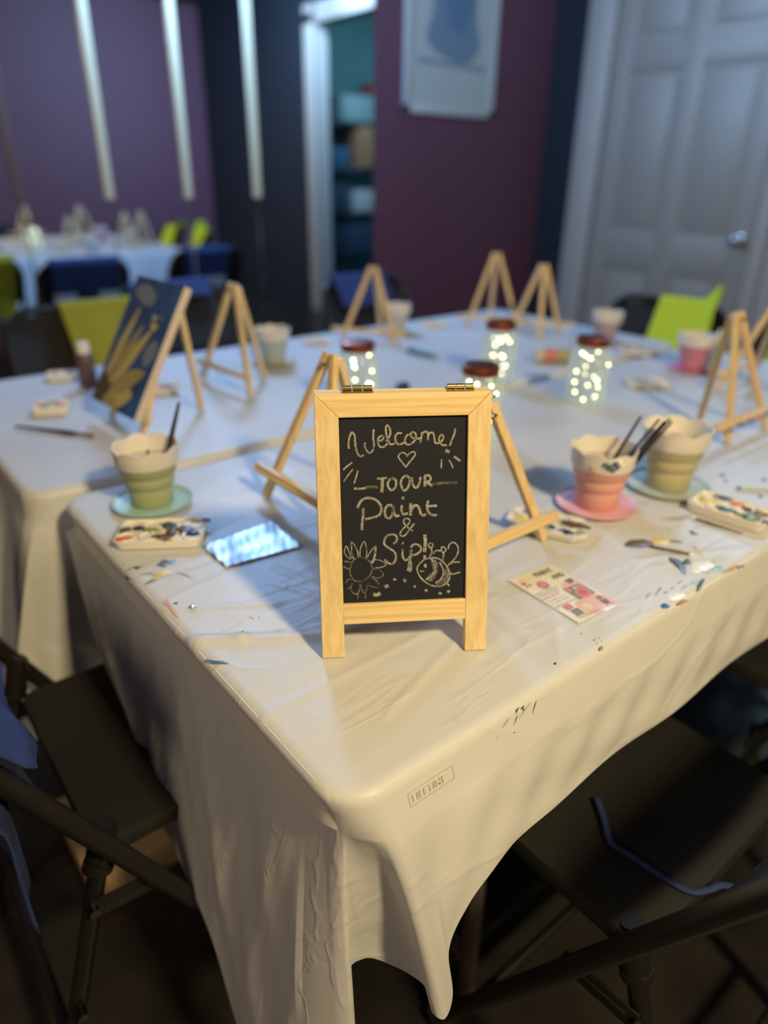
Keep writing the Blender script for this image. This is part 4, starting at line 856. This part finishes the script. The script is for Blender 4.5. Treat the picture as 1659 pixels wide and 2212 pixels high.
MB().tube([(0, 0, 0), (0, 0, .02)], .007, 14).build('cap', WHITEP, t); b = MB(); b.tube([(0, 0, .02), (0, 0, .026), (0, 0, LL*.6), (0, 0, LL)], [.005, .010, .010, .004], 14); b.build('tube_body', mat('tube_blue', sc(104, 140, 160), .35), t, smooth=50)
c = at(1190, 782, .742); b = MB(); b.T = Matrix.Rotation(PI/2, 4, 'Y')
t = thing('ribbon_roll', 'roll of pink and olive ribbon between the two back jars', 'roll', (c.x, c.y, .7415), -.68)
for x0, x1, cc, nm in [(-.05, -.024, (196, 196, 180), 'pale'), (-.024, .01, (206, 128, 122), 'pink'), (.01, .05, (168, 164, 124), 'olive')]: MB().tube([(x0, 0, .02), (x1, 0, .02)], .019, 24).build('ribbon_band', mat('ribbon_'+nm, sc(*cc), .7), t)
c = at(870, 842, .742); b = MB(); b.lathe([(0, 0), (.016, 0), (.017, .002), (.016, .016), (.012, .018), (0, .018)], 24); tag(b.build('bottle_cap', mat('dark_cap', sc(50, 56, 62), .4), loc=(c.x, c.y, .7415)), 'small dark round cap on the cloth just above the sign', 'cap')
# ------------------------------------------------------------------ folding chairs
def make_chair(label, loc, rz, group='black folding chairs'):
    t = thing('folding_chair', label, 'chair', (*loc, 0), rz, group)
    def ty(z): return .133-z*.517
    def fr_(sx): return [(sx*.225, ty(z), z) for z in (.012, .2, .4, .6, .70)]
    arch = fr_(-1)+[(-.225+.09*(1-math.cos(a)), ty(.70+.105*math.sin(a)), .70+.105*math.sin(a)) for a in [math.radians(x) for x in (15, 30, 45, 60, 75, 90)]]
    arch += [(-x, y, z) for x, y, z in arch[::-1]]
    MB().tube(arch, .0125, 12).build('front_frame', BLACKM, t, smooth=60)
    for sx in (-1, 1):
        MB().tube([(sx*.200, -.115, .505), (sx*.200, -.255, .012)], .0115, 12).build('rear_leg', BLACKM, t, smooth=60)
        b = MB(); b.tube([(sx*.200, -.117, .500), (sx*.200, -.132, .445)], .0165, 14); b.tube([(sx*.200, -.131, .449), (sx*.200, -.134, .440)], .0185, 14); b.build('sleeve', BLACKM, t, smooth=50)
        b = MB(); b.bar((sx*.216, -.155, .395), (sx*.216, -.058, .385), .030, .003, (0, 0, 1), .001); b.bar((sx*.2185, -.14, .395), (sx*.2185, -.08, .388), .006, .003, (0, 0, 1), .001); b.build('brace', BLACKM, t)
        for y, z in [(-.152, .395), (-.060, .385), (ty(.33), .33), (-.195, .24)]: b = MB(); b.tube([(sx*.214, y, z), (sx*.224+(sx*.008 if z < .36 else 0), y, z)], .0065, 12); b.build('rivet', mat('dark_rivet', (.08, .075, .065), .3, 1), t)
        for (y, z0) in [(ty(.012), 0), (-.255, 0)]: MB().tube([(sx*(.225 if y > 0 else .200), y, 0.0), (sx*(.225 if y > 0 else .200), y-.01*(1 if y > 0 else -1)*0, .03)], .015, 12).build('foot_cap', mat('rubber', (.01, .01, .01), .8), t)
    MB().tube([(-.2, -.215, .15), (.2, -.215, .15)], .008, 10).build('crossbar', BLACKM, t)
    MB().tube([(-.22, ty(.14), .14), (.22, ty(.14), .14)], .008, 10).build('crossbar', BLACKM, t)
    # seat
    W2, y0, y1, r = .182, -.13, .215, .05; poly = []
    for cx, cy, a0 in [(W2-r, y1-r, 0), (-W2+r, y1-r, 90), (-W2+r*.4, y0+r*.4, 180), (W2-r*.4, y0+r*.4, 270)]:
        q = r if cy > 0 else r*.4
        for k in range(6): a = math.radians(a0+18*k); poly.append((cx+q*math.cos(a), cy+q*math.sin(a)))
    n = len(poly); R = []
    for s_, z in [(.96, .424), (1, .428), (1.0, .444), (.985, .450), (.93, .452), (.5, .447), (.1, .446)]: R += [(x*s_, (y-.015)*s_+.015, z) for x, y in poly]
    fs = [(i*n+k, i*n+(k+1) % n, (i+1)*n+(k+1) % n, (i+1)*n+k) for i in range(6) for k in range(n)]+[tuple(range(n-1, -1, -1)), tuple(6*n+k for k in range(n))]
    MB().add(R, fs).build('seat', SEATM, t, smooth=50)
    # backrest: curved panel
    vs = []; fs = []; nx, nz = 16, 8
    for side in (0, 1):
        for i in range(nx+1):
            for j in range(nz+1):
                x = -.212+.424*i/nx; z = .575+.205*j/nz; e = 1-((x/.212)**2); y = ty(z)-.02*e-(.010 if side else 0)
                zz = z + (.012*e if j == nz else 0); vs.append((x, y, zz))
    o = (nx+1)*(nz+1)
    for i in range(nx):
        for j in range(nz): a = i*(nz+1)+j; fs += [(a, a+1, a+nz+2, a+nz+1), (o+a, o+a+nz+1, o+a+nz+2, o+a+1)]
    for i in range(nx): a = i*(nz+1); c_ = a+nz; fs += [(a, a+nz+1, o+a+nz+1, o+a), (c_, o+c_, o+c_+nz+1, c_+nz+1)]
    for j in range(nz): a = j; c_ = nx*(nz+1)+j; fs += [(a, o+a, o+a+1, a+1), (c_, c_+1, o+c_+1, o+c_)]
    MB().add(vs, fs).build('backrest', SEATM, t, smooth=60)
    return t
ch = make_chair('black folding chair at the left end of the nearer table, navy apron over its back', (0, .535), HP)
dup(ch, 'black folding chair at the front right corner with a navy apron strap on its seat', (.475, -.015), 0)
dup(ch, 'black folding chair farther along the front side, mostly in the dark at the right edge', (1.05, -.03), 0)
dup(ch, 'black folding chair at the left end of the farther table', (-.06, 1.2), HP)
dup(ch, 'black folding chair behind the canvas with a dark lime apron over its back', (.45, 1.86), PI)
dup(ch, 'black folding chair between the far side of the table and the mirror', (.90, 2.15), PI)
dup(ch, 'black folding chair on the far side with a navy apron over its back', (1.68, 1.92), PI)
dup(ch, 'black folding chair at the right end with a bright lime apron, before the white door', (1.95, 1.02), PI/2+.15)
dup(ch, 'folding chair at the right end behind the right easels, its lime apron in the mirror', (1.93, .50), PI/2)

def apron(label, loc, rz, m, x0=-.15, x1=.17, zf=.66, zb=.46, lift=0, off=.020, boff=.04, stitch=None, group='aprons over chair backs', amp=.012, skew=0, patch=None):
    path = []
    def ty(z): return .133-z*.517
    for i in range(10): z = zf+(.800-zf)*i/9; path.append((ty(z)+off+.012*(.8-z)/.1, z))
    for a in (30, 60, 90, 120, 150): path.append((ty(.805)-.002+.022*math.cos(math.radians(a)), .805+.018*math.sin(math.radians(a))))
    for i in range(16): z = .80-(.80-zb)*i/15; path.append((ty(z)-boff-.004*i/15 if z > .6 else ty(.6)-boff-.004, z))
    n = 26; vs = []; fs = []
    for i in range(n+1):
        u = i/n
        for j, (y, z) in enumerate(path):
            x = x0+(x1-x0)*u; w_ = abs(j-12)/14
            vs.append((x+skew*(j-12)/20+.02*w_*(u-.5)*(-1), y+(1 if j < 12 else -1)*(amp*(.5+.5*math.sin(u*11+j*.15)))*w_+(.0), z+lift*max(0, (u-.75))**1.2*4*(1 if 5 < j < 20 else .3)+(.012*math.sin(u*7) if j in (0, len(path)-1) else 0)))
    P = len(path)
    for i in range(n):
        for j in range(P-1): a = i*P+j; fs.append((a, a+1, a+P+1, a+P))
    b = MB(); b.add(vs, fs); o = b.build('apron', m, smooth=80); md = o.modifiers.new('s', 'SOLIDIFY'); md.thickness = .0025; md.offset = 0
    o.location = (*loc, 0); o.rotation_euler = (0, 0, rz); tag(o, label, 'apron', group)
    if patch:
        b = MB()
        for cx in patch: b.box((cx, .133-.63*.517-.066, .62), (.11, .003, .06), bev=.001)
        b.build('pocket_label', mat('label_grey', sc(150, 158, 168), .7), o)
    return o
apron('navy apron hanging over the near left chair', (0, .535), HP, NAVY, .02, .262, .665, .44, off=.022, boff=.022)
apron('bright lime apron over the chair before the white door', (1.95, 1.02), PI/2+.15, LIME, .03, -.17, .60, .55, .08, skew=.03)
apron('lime apron over the hidden right end chair, seen in the mirror', (1.93, .50), PI/2, LIME, -.10, .14, .62, .55, .06)
apron('dull lime apron over the chair behind the painted canvas', (.45, 1.86), PI, mat('dull_lime_fabric', sc(150, 142, 14), .85), -.19, .05, .56, .5)
apron('navy apron over the far side chair left of the far easel pair', (1.68, 1.92), PI, NAVY, -.12, .16, .7, .5, patch=(-.05, .09))
apron('navy apron with grey patches over the far side chair before the mirror', (.90, 2.15), PI, NAVY, -.17, .17, .76, .5, patch=(-.11, .11))
# strap trailing on the seat of the front right chair
b = MB(); pts = [at(x, y, .455) for x, y in [(1288, 1722), (1305, 1768), (1320, 1818), (1360, 1845), (1430, 1892), (1490, 1925), (1530, 1922), (1560, 1912), (1600, 1918), (1625, 1905)]]
pts = spline([(p.x, p.y, .456) for p in pts], 6); b.ribbon([(p.x, p.y) for p in pts], .008, .456)
o = b.build('apron_strap', NAVY); md = o.modifiers.new('s', 'SOLIDIFY'); md.thickness = .0025; tag(o, 'navy apron strap lying across the front right chair seat', 'strap')
carton((.03, .75, .001), (.28, .24, .06), (176, 150, 112), 'low cardboard box on the floor under the near left chair')
